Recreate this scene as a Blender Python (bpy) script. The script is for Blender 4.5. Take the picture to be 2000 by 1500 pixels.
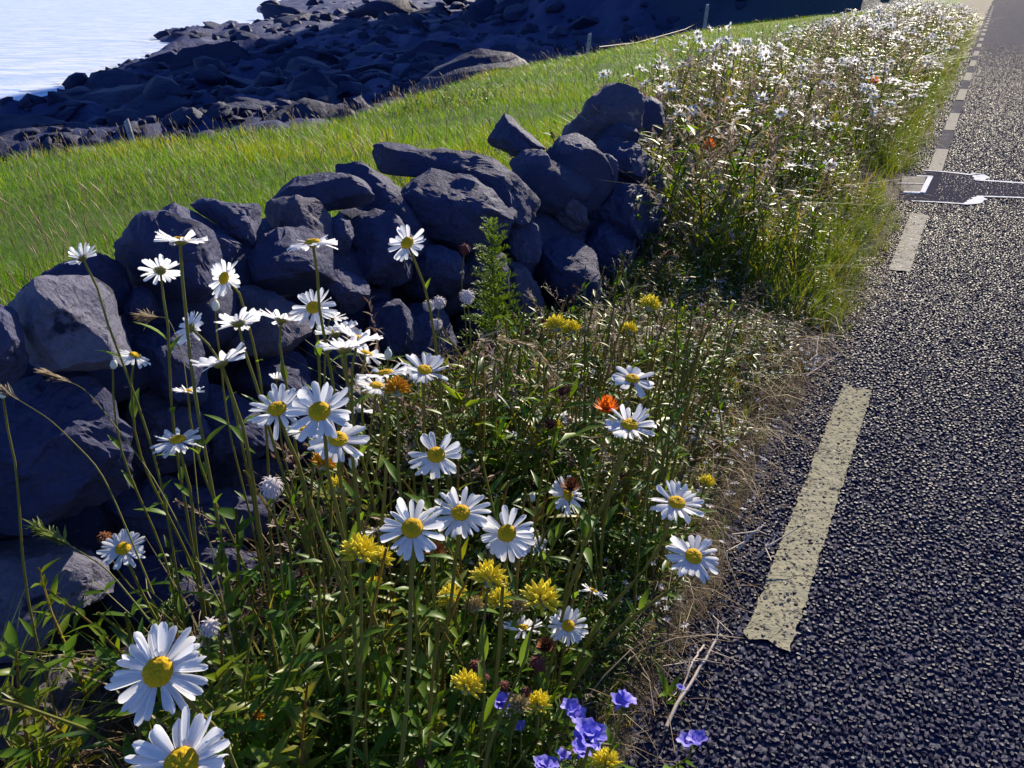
import bpy, math, random
import numpy as np
from mathutils import Vector, Matrix, Quaternion

for o in list(bpy.data.objects): bpy.data.objects.remove(o)
random.seed(11); rng = np.random.default_rng(11)
SC = bpy.context.scene; COL = SC.collection

# ------------------------------------------------------------------ camera, sky, sun, exposure
F, HC, PITCH = 1650.0, 1.3, math.radians(25.3)
CT, ST = math.cos(PITCH), math.sin(PITCH)
cam_d = bpy.data.cameras.new('camera'); cam = bpy.data.objects.new('camera', cam_d); COL.objects.link(cam)
cam_d.sensor_width = 36; cam_d.lens = F/2000*36; cam_d.clip_start = .02; cam_d.clip_end = 6000
cam.location = (0, 0, HC); cam.rotation_euler = (math.pi/2-PITCH, 0, 0); SC.camera = cam

SUN_AZ, SUN_EL = math.radians(26), math.radians(25)
LDIR = Vector((math.sin(SUN_AZ)*math.cos(SUN_EL), math.cos(SUN_AZ)*math.cos(SUN_EL), math.sin(SUN_EL)))
W = bpy.data.worlds.new('World'); SC.world = W; W.use_nodes = True
wn = W.node_tree; wn.nodes.clear()
sky = wn.nodes.new('ShaderNodeTexSky'); sky.sky_type = 'NISHITA'; sky.sun_disc = False
sky.sun_elevation = SUN_EL; sky.sun_rotation = SUN_AZ; sky.ozone_density = 6.0; sky.air_density = 1.2; sky.dust_density = .3
bg = wn.nodes.new('ShaderNodeBackground'); bg.inputs[1].default_value = .07
wo = wn.nodes.new('ShaderNodeOutputWorld')
tn = wn.nodes.new('ShaderNodeMix'); tn.data_type = 'RGBA'; tn.blend_type = 'MULTIPLY'; tn.inputs[0].default_value = 1; tn.inputs[7].default_value = (.66, .84, 1.3, 1)   # deep blue clear sky
wn.links.new(sky.outputs[0], tn.inputs[6]); wn.links.new(tn.outputs[2], bg.inputs[0]); wn.links.new(bg.outputs[0], wo.inputs[0])
sd = bpy.data.lights.new('sun', 'SUN'); sd.energy = 5.0; sd.angle = math.radians(.5); sd.color = (1, .89, .70)
sun = bpy.data.objects.new('sun', sd); COL.objects.link(sun); sun.rotation_euler = LDIR.to_track_quat('Z', 'Y').to_euler()
vs = SC.view_settings; vs.view_transform = 'Standard'; vs.look = 'None'; vs.exposure = .78; vs.gamma = 1; vs.use_curve_mapping = False
SC.cycles.max_bounces = 6; SC.cycles.transparent_max_bounces = 8; SC.cycles.sample_clamp_indirect = 4

# ------------------------------------------------------------------ geometry of the place
CAM = np.array([0, 0, HC]); FW = np.array([0, CT, -ST]); UP = np.array([0, ST, CT]); RT = np.array([1., 0, 0])
RD = np.array([.4635, .886]); RN = np.array([-.886, .4635])          # along the road, and to its left
def ray(px, py): return FW + RT*((px-1000)/F) + UP*((750-py)/F)
def at(px, py, z): return CAM + ray(px, py)*z                          # z = depth along the view axis
def onz(px, py, z): r = ray(px, py); return CAM + r*((z-HC)/r[2])
def st(p): return float(p[0]*RD[0]+p[1]*RD[1]), float(p[0]*RN[0]+p[1]*RN[1])
def xy(s, t): return np.stack([np.asarray(s)*RD[0]+np.asarray(t)*RN[0], np.asarray(s)*RD[1]+np.asarray(t)*RN[1]], -1)
def sstep(a, b, x): x = np.clip((np.asarray(x, float)-a)/(b-a), 0, 1); return x*x*(3-2*x)
def proj(P):
    P = np.asarray(P)-CAM; zc = P@FW; zc = np.where(zc > 1e-3, zc, 1e-3)
    return 1000+F*(P@RT)/zc, 750-F*(P@UP)/zc, zc
def hsh(i, j, k):
    n = (i.astype(np.int64)*374761393 + j.astype(np.int64)*668265263 + k.astype(np.int64)*2147483647) & 0xffffffff
    n = ((n ^ (n >> 13))*1274126177) & 0xffffffff; n = ((n ^ (n >> 16))*2246822519) & 0xffffffff
    return ((n ^ (n >> 15)) & 0xffff)/65535.0
def vn(P):
    P = np.asarray(P, float); I = np.floor(P).astype(np.int64); f = P-I; f = f*f*(3-2*f); r = 0
    for a in (0, 1):
        for b in (0, 1):
            for c in (0, 1):
                w = (f[..., 0] if a else 1-f[..., 0])*(f[..., 1] if b else 1-f[..., 1])*(f[..., 2] if c else 1-f[..., 2])
                r = r + w*hsh(I[..., 0]+a, I[..., 1]+b, I[..., 2]+c)
    return r*2-1
def fbm(P, o=4): return sum(vn(np.asarray(P)*2**k+17.3*k)*.5**k for k in range(o))
def n2(x, y, f, o=3, z=0): return fbm(np.stack([np.asarray(x)*f, np.asarray(y)*f, np.zeros_like(np.asarray(x, float))+z], -1), o)

def wall_t(s): return np.interp(s, [-1, .6, 2.4, 3.0, 3.7], [1.40, 1.38, 1.36, 1.28, 1.12])
def ground_z(s, t):
    s = np.asarray(s, float); t = np.asarray(t, float); x, y = xy(s, t)[..., 0], xy(s, t)[..., 1]
    z = -.03+.05*sstep(.22, .42, t+.05*n2(x, y, 3))+.05*sstep(.5, 1.3, t)+.012*n2(x, y, 6)
    z = z+.16*sstep(4, 7, s)*sstep(.5, 2.5, t)                        # the bank of daisies beyond the wall
    fz = .08-.085*(t-1.8)+.05*n2(x, y, .6)
    k = sstep(1.5, 2.3, t); return z*(1-k)+(fz+.16*sstep(4, 7, s)*(1-sstep(2.5, 6, t)))*k
def ground_hit(px, py):
    r = ray(px, py); k = np.linspace(2.5, 90, 4000); p = CAM+k[:, None]*r; s, t = p[:, :2]@RD, p[:, :2]@RN; i = int(np.argmax(p[:, 2] < ground_z(s, t)+.06)); return s[i], t[i]
FE = sorted(ground_hit(a, b) for a, b in ((0, 302), (130, 290), (250, 275), (400, 258), (560, 246), (720, 214), (860, 168), (980, 132), (1150, 104), (1380, 54)))
FE = [(-10, FE[0][1]+.8)]+FE+[(FE[-1][0]+40, FE[-1][1])]; print('FIELD EDGE', [(round(float(a), 1), round(float(b), 1)) for a, b in FE])
FES, FET = [a for a, b in FE], [b for a, b in FE]
def field_edge(s): return np.interp(s, FES, FET)

# ------------------------------------------------------------------ mesh helpers
def mesh(name, V, T, mats=(), mi=None, rnd=None, smooth=True):
    V = np.asarray(V, np.float32); T = np.asarray(T, np.int32); m = bpy.data.meshes.new(name)
    k = T.shape[1]; m.vertices.add(len(V)); m.vertices.foreach_set('co', V.ravel())
    m.loops.add(T.size); m.loops.foreach_set('vertex_index', T.ravel())
    m.polygons.add(len(T)); m.polygons.foreach_set('loop_start', np.arange(0, T.size, k, dtype=np.int32))
    if mi is not None: m.polygons.foreach_set('material_index', np.asarray(mi, np.int32))
    m.polygons.foreach_set('use_smooth', np.full(len(T), smooth))
    for a in mats: m.materials.append(a)
    if rnd is not None:
        a = m.attributes.new('rnd', 'FLOAT', 'POINT'); a.data.foreach_set('value', np.asarray(rnd, np.float32))
    m.update(calc_edges=True); return m
def put(name, me, loc=(0, 0, 0), parent=None):
    o = bpy.data.objects.new(name, me); COL.objects.link(o); o.location = tuple(float(v) for v in loc)
    if parent: o.parent = parent
    return o
def tag(o, label=None, cat=None, group=None, kind=None):
    if label: o['label'] = label
    if cat: o['category'] = cat
    if group: o['group'] = group
    if kind: o['kind'] = kind
    return o
def thing(name, loc, label, cat, group=None): return tag(put(name, None, loc), label, cat, group)
def quads2tri(Q): Q = np.asarray(Q); return np.concatenate([Q[:, [0, 1, 2]], Q[:, [0, 2, 3]]])
def gridq(nu, nv, wrap=False):
    i = np.arange(nu-1)[:, None]*nv; j = np.arange(nv if wrap else nv-1)[None]; jn = (j+1) % nv
    return np.stack([i+j, i+nv+j, i+nv+jn, i+jn], -1).reshape(-1, 4)
def cat(parts):
    V, T, M = [], [], []; n = 0
    for p in parts:
        v, t = np.asarray(p[0], float), np.asarray(p[1]); V.append(v); T.append(t+n); n += len(v)
        M.append(np.full(len(t), p[2] if len(p) > 2 else 0))
    return np.concatenate(V), np.concatenate(T), np.concatenate(M)
def tube(P, R, k=5):
    P = np.asarray(P, float); n = len(P); R = np.broadcast_to(R, n); V = []
    for i in range(n):
        d = P[min(i+1, n-1)]-P[max(i-1, 0)]; d = d/(np.linalg.norm(d)+1e-9)
        a = np.cross(d, [0, 0, 1] if abs(d[2]) < .9 else [1, 0, 0]); a /= np.linalg.norm(a); b = np.cross(d, a)
        th = np.arange(k)*2*math.pi/k; V.append(P[i]+R[i]*(np.cos(th)[:, None]*a+np.sin(th)[:, None]*b))
    V = np.concatenate(V+[P[-1:]]); T = quads2tri(gridq(n, k, True)); e = (n-1)*k
    return V, np.concatenate([T, np.array([[e+i, e+(i+1) % k, n*k] for i in range(k)])])
def bez(a, b, c, d, n=9):
    u = np.linspace(0, 1, n)[:, None]; a, b, c, d = map(lambda q: np.asarray(q, float), (a, b, c, d))
    return (1-u)**3*a+3*u*(1-u)**2*b+3*u*u*(1-u)*c+u**3*d
def leaf(L=1, Wd=.2, bend=.3, fold=.3, n=5, prof=.55):
    u = np.linspace(0, 1, n); w = Wd*.5*np.sin(math.pi*np.clip(u, .03, .985)**prof)
    z = -bend*L*u*u; V = np.concatenate([np.stack([u*L, -w, z+fold*w], 1), np.stack([u*L, 0*u, z], 1), np.stack([u*L, w, z+fold*w], 1)])
    q = [[r*n+i, r*n+i+1, (r+1)*n+i+1, (r+1)*n+i] for r in (0, 1) for i in range(n-1)]
    return V, quads2tri(q)
def rotm(axis, a): return np.array(Matrix.Rotation(a, 3, axis))
def xf(vt, R=None, s=1, o=(0, 0, 0)):
    v = np.asarray(vt[0])*s
    if R is not None: v = v@np.asarray(R).T
    return (v+np.asarray(o), vt[1])+tuple(vt[2:])
def stamp(name, tpls, P, size, mats, lean=None, rnd=None, rz=None, widen=1.0, kind='stuff', loc=None, smooth=True, tilt=None):
    """one mesh from many copies of a few templates"""
    P = np.asarray(P, float); N = len(P); size = np.broadcast_to(size, N); ch = rng.integers(0, len(tpls), N)
    rz = rng.uniform(0, 2*math.pi, N) if rz is None else rz; rnd = rng.uniform(0, 1, N) if rnd is None else rnd
    widen = np.broadcast_to(widen, N)
    lean = np.zeros((N, 2)) if lean is None else lean; VV, TT, MM, RR = [], [], [], []; base = 0
    o = P.mean(0)*[1, 1, 0] if loc is None else np.asarray(loc)
    for k, (v, t, m) in enumerate(tpls):
        I = np.where(ch == k)[0]
        if not len(I): continue
        c, s = np.cos(rz[I])[:, None], np.sin(rz[I])[:, None]; v = np.asarray(v)
        vx, vy, vz = v[None, :, 0]*widen[I, None], v[None, :, 1]*widen[I, None], v[None, :, 2]+0*c
        if tilt is not None:
            a = tilt[I][:, None]; vx, vz = vx*np.cos(a)+vz*np.sin(a), -vx*np.sin(a)+vz*np.cos(a)
        x = vx*c-vy*s; y = vx*s+vy*c; q = vz*np.abs(vz)
        x = x+q*lean[I, 0:1]; y = y+q*lean[I, 1:2]
        X = np.stack([x, y, vz], -1)*size[I][:, None, None]+P[I][:, None, :]-o
        VV.append(X.reshape(-1, 3)); n = v.shape[0]
        TT.append((np.asarray(t)[None]+(np.arange(len(I))*n)[:, None, None]).reshape(-1, 3)+base)
        MM.append(np.tile(m, len(I))); RR.append(np.repeat(rnd[I], n)); base += n*len(I)
    me = mesh(name, np.concatenate(VV), np.concatenate(TT), mats, np.concatenate(MM), np.concatenate(RR), smooth)
    return tag(put(name, me, o), kind=kind)

# ------------------------------------------------------------------ materials
def nt(name):
    m = bpy.data.materials.new(name); m.use_nodes = True; t = m.node_tree; t.nodes.clear()
    out = t.nodes.new('ShaderNodeOutputMaterial'); return m, t, out
def N(t, typ, **kw):
    n = t.nodes.new(typ)
    for k, v in kw.items():
        if k in n.inputs.keys(): n.inputs[k].default_value = v
        else: setattr(n, k, v)
    return n
def ramp(t, fac, stops):
    r = t.nodes.new('ShaderNodeValToRGB'); e = r.color_ramp.elements
    while len(e) < len(stops): e.new(.5)
    for i, (p, c) in enumerate(stops): e[i].position = p; e[i].color = (*c, 1)
    t.links.new(fac, r.inputs[0]); return r.outputs[0]
def mixc(t, fac, a, b, typ='MIX'):
    m = t.nodes.new('ShaderNodeMix'); m.data_type = 'RGBA'; m.blend_type = typ
    for s, v in ((m.inputs[0], fac), (m.inputs[6], a), (m.inputs[7], b)):
        if hasattr(v, 'is_linked'): t.links.new(v, s)
        else: s.default_value = v if isinstance(v, (int, float)) else (*v, 1)
    return m.outputs[2]
def noise(t, scale, detail=4, rough=.6, vec=None, out=0, kind='ShaderNodeTexNoise'):
    n = N(t, kind, Scale=scale)
    if kind == 'ShaderNodeTexNoise': n.inputs['Detail'].default_value = detail; n.inputs['Roughness'].default_value = rough
    if vec is None: vec = N(t, 'ShaderNodeTexCoord').outputs['Object']
    t.links.new(vec, n.inputs['Vector']); return n.outputs[out]
def bump(t, h, strength, dist, prev=None):
    b = N(t, 'ShaderNodeBump', Strength=strength, Distance=dist); t.links.new(h, b.inputs['Height'])
    if prev is not None: t.links.new(prev, b.inputs['Normal'])
    return b.outputs[0]
def leafmat(name, stops, trans=.4, rough=.42, tint=(1.3, 1.15, .3), noise_amt=0):
    m, t, out = nt(name); a = N(t, 'ShaderNodeAttribute', attribute_name='rnd')
    c = ramp(t, a.outputs['Fac'], stops)
    p = N(t, 'ShaderNodeBsdfPrincipled', Roughness=rough); t.links.new(c, p.inputs['Base Color'])
    p.inputs['Specular IOR Level'].default_value = .5
    tr = N(t, 'ShaderNodeBsdfTranslucent'); t.links.new(mixc(t, 1.0, c, tint, 'MULTIPLY'), tr.inputs['Color'])
    mx = N(t, 'ShaderNodeMixShader'); mx.inputs[0].default_value = trans
    t.links.new(p.outputs[0], mx.inputs[1]); t.links.new(tr.outputs[0], mx.inputs[2]); t.links.new(mx.outputs[0], out.inputs[0]); return m
def flat(name, col, rough=.6, trans=0, var=None, vscale=300, tcol=None):
    m, t, out = nt(name); p = N(t, 'ShaderNodeBsdfPrincipled', Roughness=rough); p.inputs['Base Color'].default_value = (*col, 1); p.inputs['Specular IOR Level'].default_value = .22
    c = None
    if var: c = mixc(t, noise(t, vscale, 3), col, var); t.links.new(c, p.inputs['Base Color'])
    if trans:
        tr = N(t, 'ShaderNodeBsdfTranslucent'); tr.inputs[0].default_value = (*(tcol or col), 1)
        if c is not None and tcol is None: t.links.new(c, tr.inputs[0])
        mx = N(t, 'ShaderNodeMixShader'); mx.inputs[0].default_value = trans
        t.links.new(p.outputs[0], mx.inputs[1]); t.links.new(tr.outputs[0], mx.inputs[2]); t.links.new(mx.outputs[0], out.inputs[0])
    else: t.links.new(p.outputs[0], out.inputs[0])
    return m
def stonemat(name, a, b, lichen, lich_amt=.64, scale=1.0, rough=.75, coord='Object', fine=True):
    m, t, out = nt(name)
    vec = N(t, 'ShaderNodeNewGeometry').outputs['Position'] if coord == 'World' else N(t, 'ShaderNodeTexCoord').outputs['Object']
    c = mixc(t, noise(t, 5*scale, 6, .65, vec), a, b)
    l = noise(t, 9*scale, 6, .6, vec); lr = ramp(t, l, [(lich_amt, (0, 0, 0)), (lich_amt+.05, (1, 1, 1))])
    c = mixc(t, lr, c, lichen)
    d = noise(t, 60*scale, 4, .7, vec); c = mixc(t, .45, c, ramp(t, d, [(.3, (.35, .35, .38)), (.7, (1.25, 1.2, 1.2))]), 'MULTIPLY')
    p = N(t, 'ShaderNodeBsdfPrincipled', Roughness=rough); t.links.new(c, p.inputs['Base Color']); p.inputs['Specular IOR Level'].default_value = .3
    nb = bump(t, noise(t, 14*scale, 8, .66, vec), .85, .03/scale)
    if fine:
        nb = bump(t, noise(t, 95*scale, 6, .7, vec), .7, .004/scale, nb)
        sc = N(t, 'ShaderNodeMapping'); t.links.new(vec, sc.inputs[0]); sc.inputs['Scale'].default_value = (1, 1, 5); sc.inputs['Rotation'].default_value = (.4, .5, 0)
        nb = bump(t, noise(t, 11*scale, 5, .6, sc.outputs[0]), .5, .014/scale, nb)
        vo = N(t, 'ShaderNodeTexVoronoi', Scale=7*scale, feature='DISTANCE_TO_EDGE'); t.links.new(mixc(t, .25, vec, noise(t, 6*scale, 4, .6, vec, 1)), vo.inputs['Vector']); nb = bump(t, ramp(t, vo.outputs[0], [(0, (0, 0, 0)), (.04, (1, 1, 1))]), .25, .01/scale, nb)
    t.links.new(nb, p.inputs['Normal']); t.links.new(p.outputs[0], out.inputs[0]); return m

M = {}
M['stone'] = stonemat('wall_stone', (.036, .045, .125), (.098, .098, .175), (.26, .25, .30), .645)
M['stone_dark'] = stonemat('dark_stone', (.022, .029, .095), (.065, .068, .14), (.19, .185, .23), .67)
M['stone_warm'] = stonemat('brownish_stone', (.05, .05, .105), (.13, .115, .155), (.28, .25, .22), .64)
M['stone_light'] = stonemat('lichen_stone', (.085, .09, .155), (.20, .19, .25), (.018, .02, .045), .585)
M['stone_rough'] = stonemat('rough_stone', (.08, .07, .09), (.16, .14, .15), (.22, .19, .18), .58)
M['shore'] = stonemat('shore_rock', (.012, .019, .070), (.027, .034, .09), (.05, .05, .09), .66, .16, .7, 'World')
M['petal'] = flat('petal_white', (.94, .945, .96), .55, .5, tcol=(.95, .95, .97))
M['disc'] = flat('disc_yellow', (.55, .37, .012), .7, 0, (.40, .22, .005), 500)
m, t, out = nt('disc_florets'); p = N(t, 'ShaderNodeBsdfPrincipled', Roughness=.8); p.inputs['Specular IOR Level'].default_value = .15
vd = noise(t, 17, kind='ShaderNodeTexVoronoi'); t.links.new(mixc(t, ramp(t, vd, [(.1, (0, 0, 0)), (.6, (1, 1, 1))]), (.85, .56, .02), (.50, .28, .006)), p.inputs['Base Color'])
t.links.new(bump(t, vd, -.9, .12), p.inputs['Normal']); t.links.new(p.outputs[0], out.inputs[0]); M['disc'] = m
M['stem'] = flat('stem_green', (.17, .20, .03), .5, .2, (.25, .19, .05), 25)
M['leaf'] = flat('leaf_green', (.075, .17, .016), .42, .45, (.13, .22, .02), 40, (.22, .34, .02))
M['bud'] = flat('bud_cream', (.72, .74, .62), .6, .25)
M['vetch'] = flat('vetch_yellow', (.88, .80, .08), .6, .4, (.86, .70, .05), 150)
M['vetch_pale'] = flat('vetch_faded', (.55, .45, .20), .7, .2, (.45, .30, .12), 200)
M['vetch_gold'] = flat('vetch_gold', (.75, .42, .02), .6, .2, (.62, .27, .015), 150)
M['calyx'] = flat('calyx_woolly', (.30, .32, .17), .8, .1, (.42, .40, .28), 200)
M['orange'] = flat('marigold_orange', (.90, .20, .012), .6, .35, (.92, .30, .02), 150)
M['rust'] = flat('faded_rust', (.28, .10, .03), .8, .1, (.16, .06, .03), 120)
M['maroon'] = flat('seed_maroon', (.10, .022, .025), .8, 0, (.17, .05, .04), 250)
M['blue'] = flat('bugloss_blue', (.18, .18, .70), .5, .25, (.32, .25, .78), 90, (.25, .2, .85))
M['fluff'] = flat('seed_fluff', (.62, .57, .58), .9, .3)
M['straw'] = flat('straw_twig', (.64, .55, .46), .7, 0, (.40, .32, .27), 40)
M['wood'] = flat('weathered_wood', (.46, .44, .42), .85, 0, (.26, .24, .24), 18)
M['wire'] = flat('rusty_wire', (.20, .10, .07), .6, 0, (.12, .06, .04), 8)
GREENS = [(0, (.045, .11, .008)), (.45, (.085, .20, .010)), (.8, (.17, .27, .015)), (1, (.27, .28, .03))]
DRY = [(0, (.13, .085, .045)), (.35, (.28, .20, .11)), (.7, (.42, .33, .20)), (1, (.56, .48, .34))]
M['g_leaf'] = leafmat('verge_leaf', GREENS, .55)
M['g_stem'] = leafmat('verge_stem', [(0, (.13, .16, .02)), (.6, (.22, .20, .04)), (1, (.28, .16, .06))], .3)
M['dry'] = leafmat('dry_stalk', DRY, .4, .6, (1.1, 1, .8))
M['mauve'] = leafmat('faded_mauve', [(0, (.20, .13, .09)), (.6, (.38, .29, .20)), (1, (.54, .45, .36))], .3, .7, (1.1, 1, .9))
M['maroon_s'] = leafmat('maroon_seed', [(0, (.06, .018, .02)), (1, (.15, .055, .045))], .1, .8, (1, 1, 1))
M['field'] = leafmat('field_blade', [(0, (.06, .15, .006)), (.5, (.13, .30, .006)), (.85, (.23, .36, .012)), (1, (.36, .33, .08))], .5, .5, (1.35, 1.15, .25))
M['vgrass'] = leafmat('verge_blade', [(0, (.08, .16, .010)), (.5, (.16, .25, .015)), (.8, (.25, .27, .04)), (1, (.38, .30, .14))], .45, .5, (1.3, 1.1, .35))
M['speck'] = flat('small_white_flower', (.74, .73, .76), .7, .3)

# road
m, t, out = nt('asphalt'); pos = N(t, 'ShaderNodeNewGeometry').outputs['Position']
v1 = noise(t, 62, vec=pos, kind='ShaderNodeTexVoronoi'); col = mixc(t, noise(t, 1.3, 4, .6, pos), (.026, .026, .048), (.048, .046, .075))
vc = noise(t, 62, vec=pos, kind='ShaderNodeTexVoronoi', out=1); col = mixc(t, .10, col, vc, 'OVERLAY')
p = N(t, 'ShaderNodeBsdfPrincipled', Roughness=.85); p.inputs['Specular IOR Level'].default_value = .06; t.links.new(col, p.inputs['Base Color'])
hh = N(t, 'ShaderNodeMath', operation='MULTIPLY'); t.links.new(v1, hh.inputs[0]); hh.inputs[1].default_value = -1
nb = bump(t, hh.outputs[0], 1.0, .010)
t.links.new(nb, p.inputs['Normal']); p.inputs['Specular IOR Level'].default_value = 0
gl = N(t, 'ShaderNodeBsdfGlossy', Roughness=.55); gl.inputs[0].default_value = (.9, .92, 1, 1); t.links.new(nb, gl.inputs['Normal']); gx = N(t, 'ShaderNodeMixShader'); gx.inputs[0].default_value = .012
t.links.new(p.outputs[0], gx.inputs[1]); t.links.new(gl.outputs[0], gx.inputs[2]); t.links.new(gx.outputs[0], out.inputs[0]); M['asphalt'] = m
m, t, out = nt('road_chip'); a = N(t, 'ShaderNodeAttribute', attribute_name='rnd')
p = N(t, 'ShaderNodeBsdfPrincipled', Roughness=.5)
t.links.new(ramp(t, a.outputs['Fac'], [(0, (.010, .011, .036)), (.6, (.021, .021, .050)), (.92, (.040, .039, .070)), (1, (.075, .073, .10))]), p.inputs['Base Color'])
p.inputs['Specular IOR Level'].default_value = .10; t.links.new(p.outputs[0], out.inputs[0]); M['chip'] = m
def paintmat(name, c1, c2, wear, under=(.035, .033, .042)):
    m, t, out = nt(name); pos = N(t, 'ShaderNodeNewGeometry').outputs['Position']
    c = mixc(t, noise(t, 20, 5, .6, pos), c1, c2)
    w = noise(t, 95, 6, .7, pos); wr = ramp(t, w, [(wear, (0, 0, 0)), (wear+.04, (1, 1, 1))]); c = mixc(t, wr, c, under)
    wv = noise(t, 9, 3, .6, pos, 1); v = N(t, 'ShaderNodeTexVoronoi', Scale=11, feature='DISTANCE_TO_EDGE')
    t.links.new(mixc(t, .12, pos, wv), v.inputs['Vector'])
    cr = ramp(t, v.outputs[0], [(.004, (.8, .8, .8)), (.012, (0, 0, 0))]); c = mixc(t, cr, c, under)
    p = N(t, 'ShaderNodeBsdfPrincipled', Roughness=.9); p.inputs['Specular IOR Level'].default_value = 0; t.links.new(c, p.inputs['Base Color'])
    nb = bump(t, noise(t, 60, 4, .6, pos), .6, .006); nb = bump(t, cr, -.4, .002, nb); t.links.new(nb, p.inputs['Normal']); t.links.new(p.outputs[0], out.inputs[0]); return m
M['yellow_paint'] = paintmat('yellow_paint', (.30, .275, .185), (.40, .375, .27), .545)
M['white_paint'] = paintmat('white_paint', (.78, .78, .80), (.85, .85, .86), .74)
M['worn_paint'] = paintmat('worn_paint', (.40, .37, .29), (.50, .47, .40), .60)
m, t, out = nt('trench_asphalt'); pos = N(t, 'ShaderNodeNewGeometry').outputs['Position']
p = N(t, 'ShaderNodeBsdfPrincipled', Roughness=.9); p.inputs['Specular IOR Level'].default_value = 0; t.links.new(mixc(t, noise(t, 30, 5, .7, pos), (.042, .040, .058), (.068, .064, .082)), p.inputs['Base Color'])
t.links.new(bump(t, noise(t, 120, 4, .7, pos), .5, .004), p.inputs['Normal']); t.links.new(p.outputs[0], out.inputs[0]); M['trench'] = m
M['cover'] = flat('cover_metal', (.07, .07, .075), .9, 0, (.12, .115, .11), 30)
# soil / field ground / sea / hill
def earthmat(name, a, b, c, s1, s2, bs=.5, bd=.02):
    m, t, out = nt(name); pos = N(t, 'ShaderNodeNewGeometry').outputs['Position']
    k = mixc(t, ramp(t, noise(t, s1, 6, .65, pos), [(.35, (0, 0, 0)), (.65, (1, 1, 1))]), a, b); k = mixc(t, ramp(t, noise(t, s2, 6, .7, pos), [(.5, (0, 0, 0)), (.7, (1, 1, 1))]), k, c)
    p = N(t, 'ShaderNodeBsdfPrincipled', Roughness=.9); t.links.new(k, p.inputs['Base Color']); p.inputs['Specular IOR Level'].default_value = .15
    t.links.new(bump(t, noise(t, s2*2, 8, .7, pos), bs, bd), p.inputs['Normal']); t.links.new(p.outputs[0], out.inputs[0]); return m
M['soil'] = earthmat('verge_soil', (.05, .038, .028), (.11, .082, .055), (.08, .09, .03), 8, 40)
M['turf'] = earthmat('field_turf', (.05, .11, .008), (.09, .17, .010), (.09, .10, .03), .7, 9, .6, .06)
m, t, out = nt('shore_ground'); pos = N(t, 'ShaderNodeNewGeometry').outputs['Position']
a = N(t, 'ShaderNodeAttribute', attribute_name='rnd')
rk = mixc(t, noise(t, .5, 8, .7, pos), (.020, .030, .095), (.055, .066, .17))
gr = mixc(t, noise(t, .35, 6, .7, pos), (.016, .045, .014), (.04, .07, .02))
p = N(t, 'ShaderNodeBsdfPrincipled', Roughness=.75); t.links.new(mixc(t, a.outputs['Fac'], rk, gr), p.inputs['Base Color']); p.inputs['Specular IOR Level'].default_value = .25
t.links.new(bump(t, noise(t, 1.2, 9, .7, pos), .8, .35), p.inputs['Normal']); t.links.new(p.outputs[0], out.inputs[0]); M['shoreground'] = m
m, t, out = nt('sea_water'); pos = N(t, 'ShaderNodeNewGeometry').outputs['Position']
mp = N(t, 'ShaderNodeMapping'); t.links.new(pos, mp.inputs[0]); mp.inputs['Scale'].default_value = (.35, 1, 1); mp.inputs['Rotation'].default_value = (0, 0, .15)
p = N(t, 'ShaderNodeBsdfPrincipled', Roughness=.42, IOR=1.33); t.links.new(mixc(t, ramp(t, noise(t, .9, 6, .65, mp.outputs[0]), [(.38, (0, 0, 0)), (.62, (1, 1, 1))]), (.50, .62, .82), (.84, .87, .90)), p.inputs['Base Color'])  # glare on the water is put into this pale base colour
nb = bump(t, noise(t, 1.1, 5, .6, mp.outputs[0]), .7, .3); nb = bump(t, noise(t, .12, 3, .5, mp.outputs[0]), .3, 1.0, nb)
t.links.new(nb, p.inputs['Normal']); t.links.new(p.outputs[0], out.inputs[0]); M['sea'] = m

# ------------------------------------------------------------------ the setting
def sheet(name, S, T, zf, mat, parent=None, kind='structure'):
    s, t_ = np.meshgrid(S, T, indexing='ij'); P = xy(s, t_); z = zf(s, t_) if callable(zf) else np.full_like(s, zf)
    V = np.concatenate([P.reshape(-1, 2), z.reshape(-1, 1)], 1)
    o = put(name, mesh(name, V, gridq(len(S), len(T)), [mat]), (0, 0, 0), parent)
    return tag(o, kind=kind) if kind else o
SEA = -4.0
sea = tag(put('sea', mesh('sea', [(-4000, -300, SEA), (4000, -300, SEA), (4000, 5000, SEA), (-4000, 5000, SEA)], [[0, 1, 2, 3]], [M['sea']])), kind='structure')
road = sheet('road', np.linspace(-3, 150, 140), np.linspace(.55, -5.6, 30), lambda s, t: 0*s-.003*sstep(-2, -5, t), M['asphalt'])
SV = np.concatenate([np.linspace(-1.5, 5, 150), np.linspace(5.1, 30, 130), np.linspace(31, 120, 50)])
verge = sheet('verge', SV, np.concatenate([np.linspace(.2, .6, 14), np.linspace(.65, 2.2, 22)]), lambda s, t: ground_z(s, t), M['soil'])
def fz(s, t): return ground_z(s, t)-(np.clip(t-field_edge(s), 0, None)**1.4)*.75
u = np.linspace(0, 1, 70); s_ = np.concatenate([np.linspace(-4, 30, 130), np.linspace(31, 125, 60)]); S2, U2 = np.meshgrid(s_, u, indexing='ij')
T2 = 1.9+(field_edge(S2)+2.4-1.9)*U2; P2 = xy(S2, T2); Z2 = fz(S2, T2)-.012
tag(put('field', mesh('field', np.concatenate([P2.reshape(-1, 2), Z2.reshape(-1, 1)], 1), gridq(len(s_), 70), [M['turf']])), kind='structure')

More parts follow.
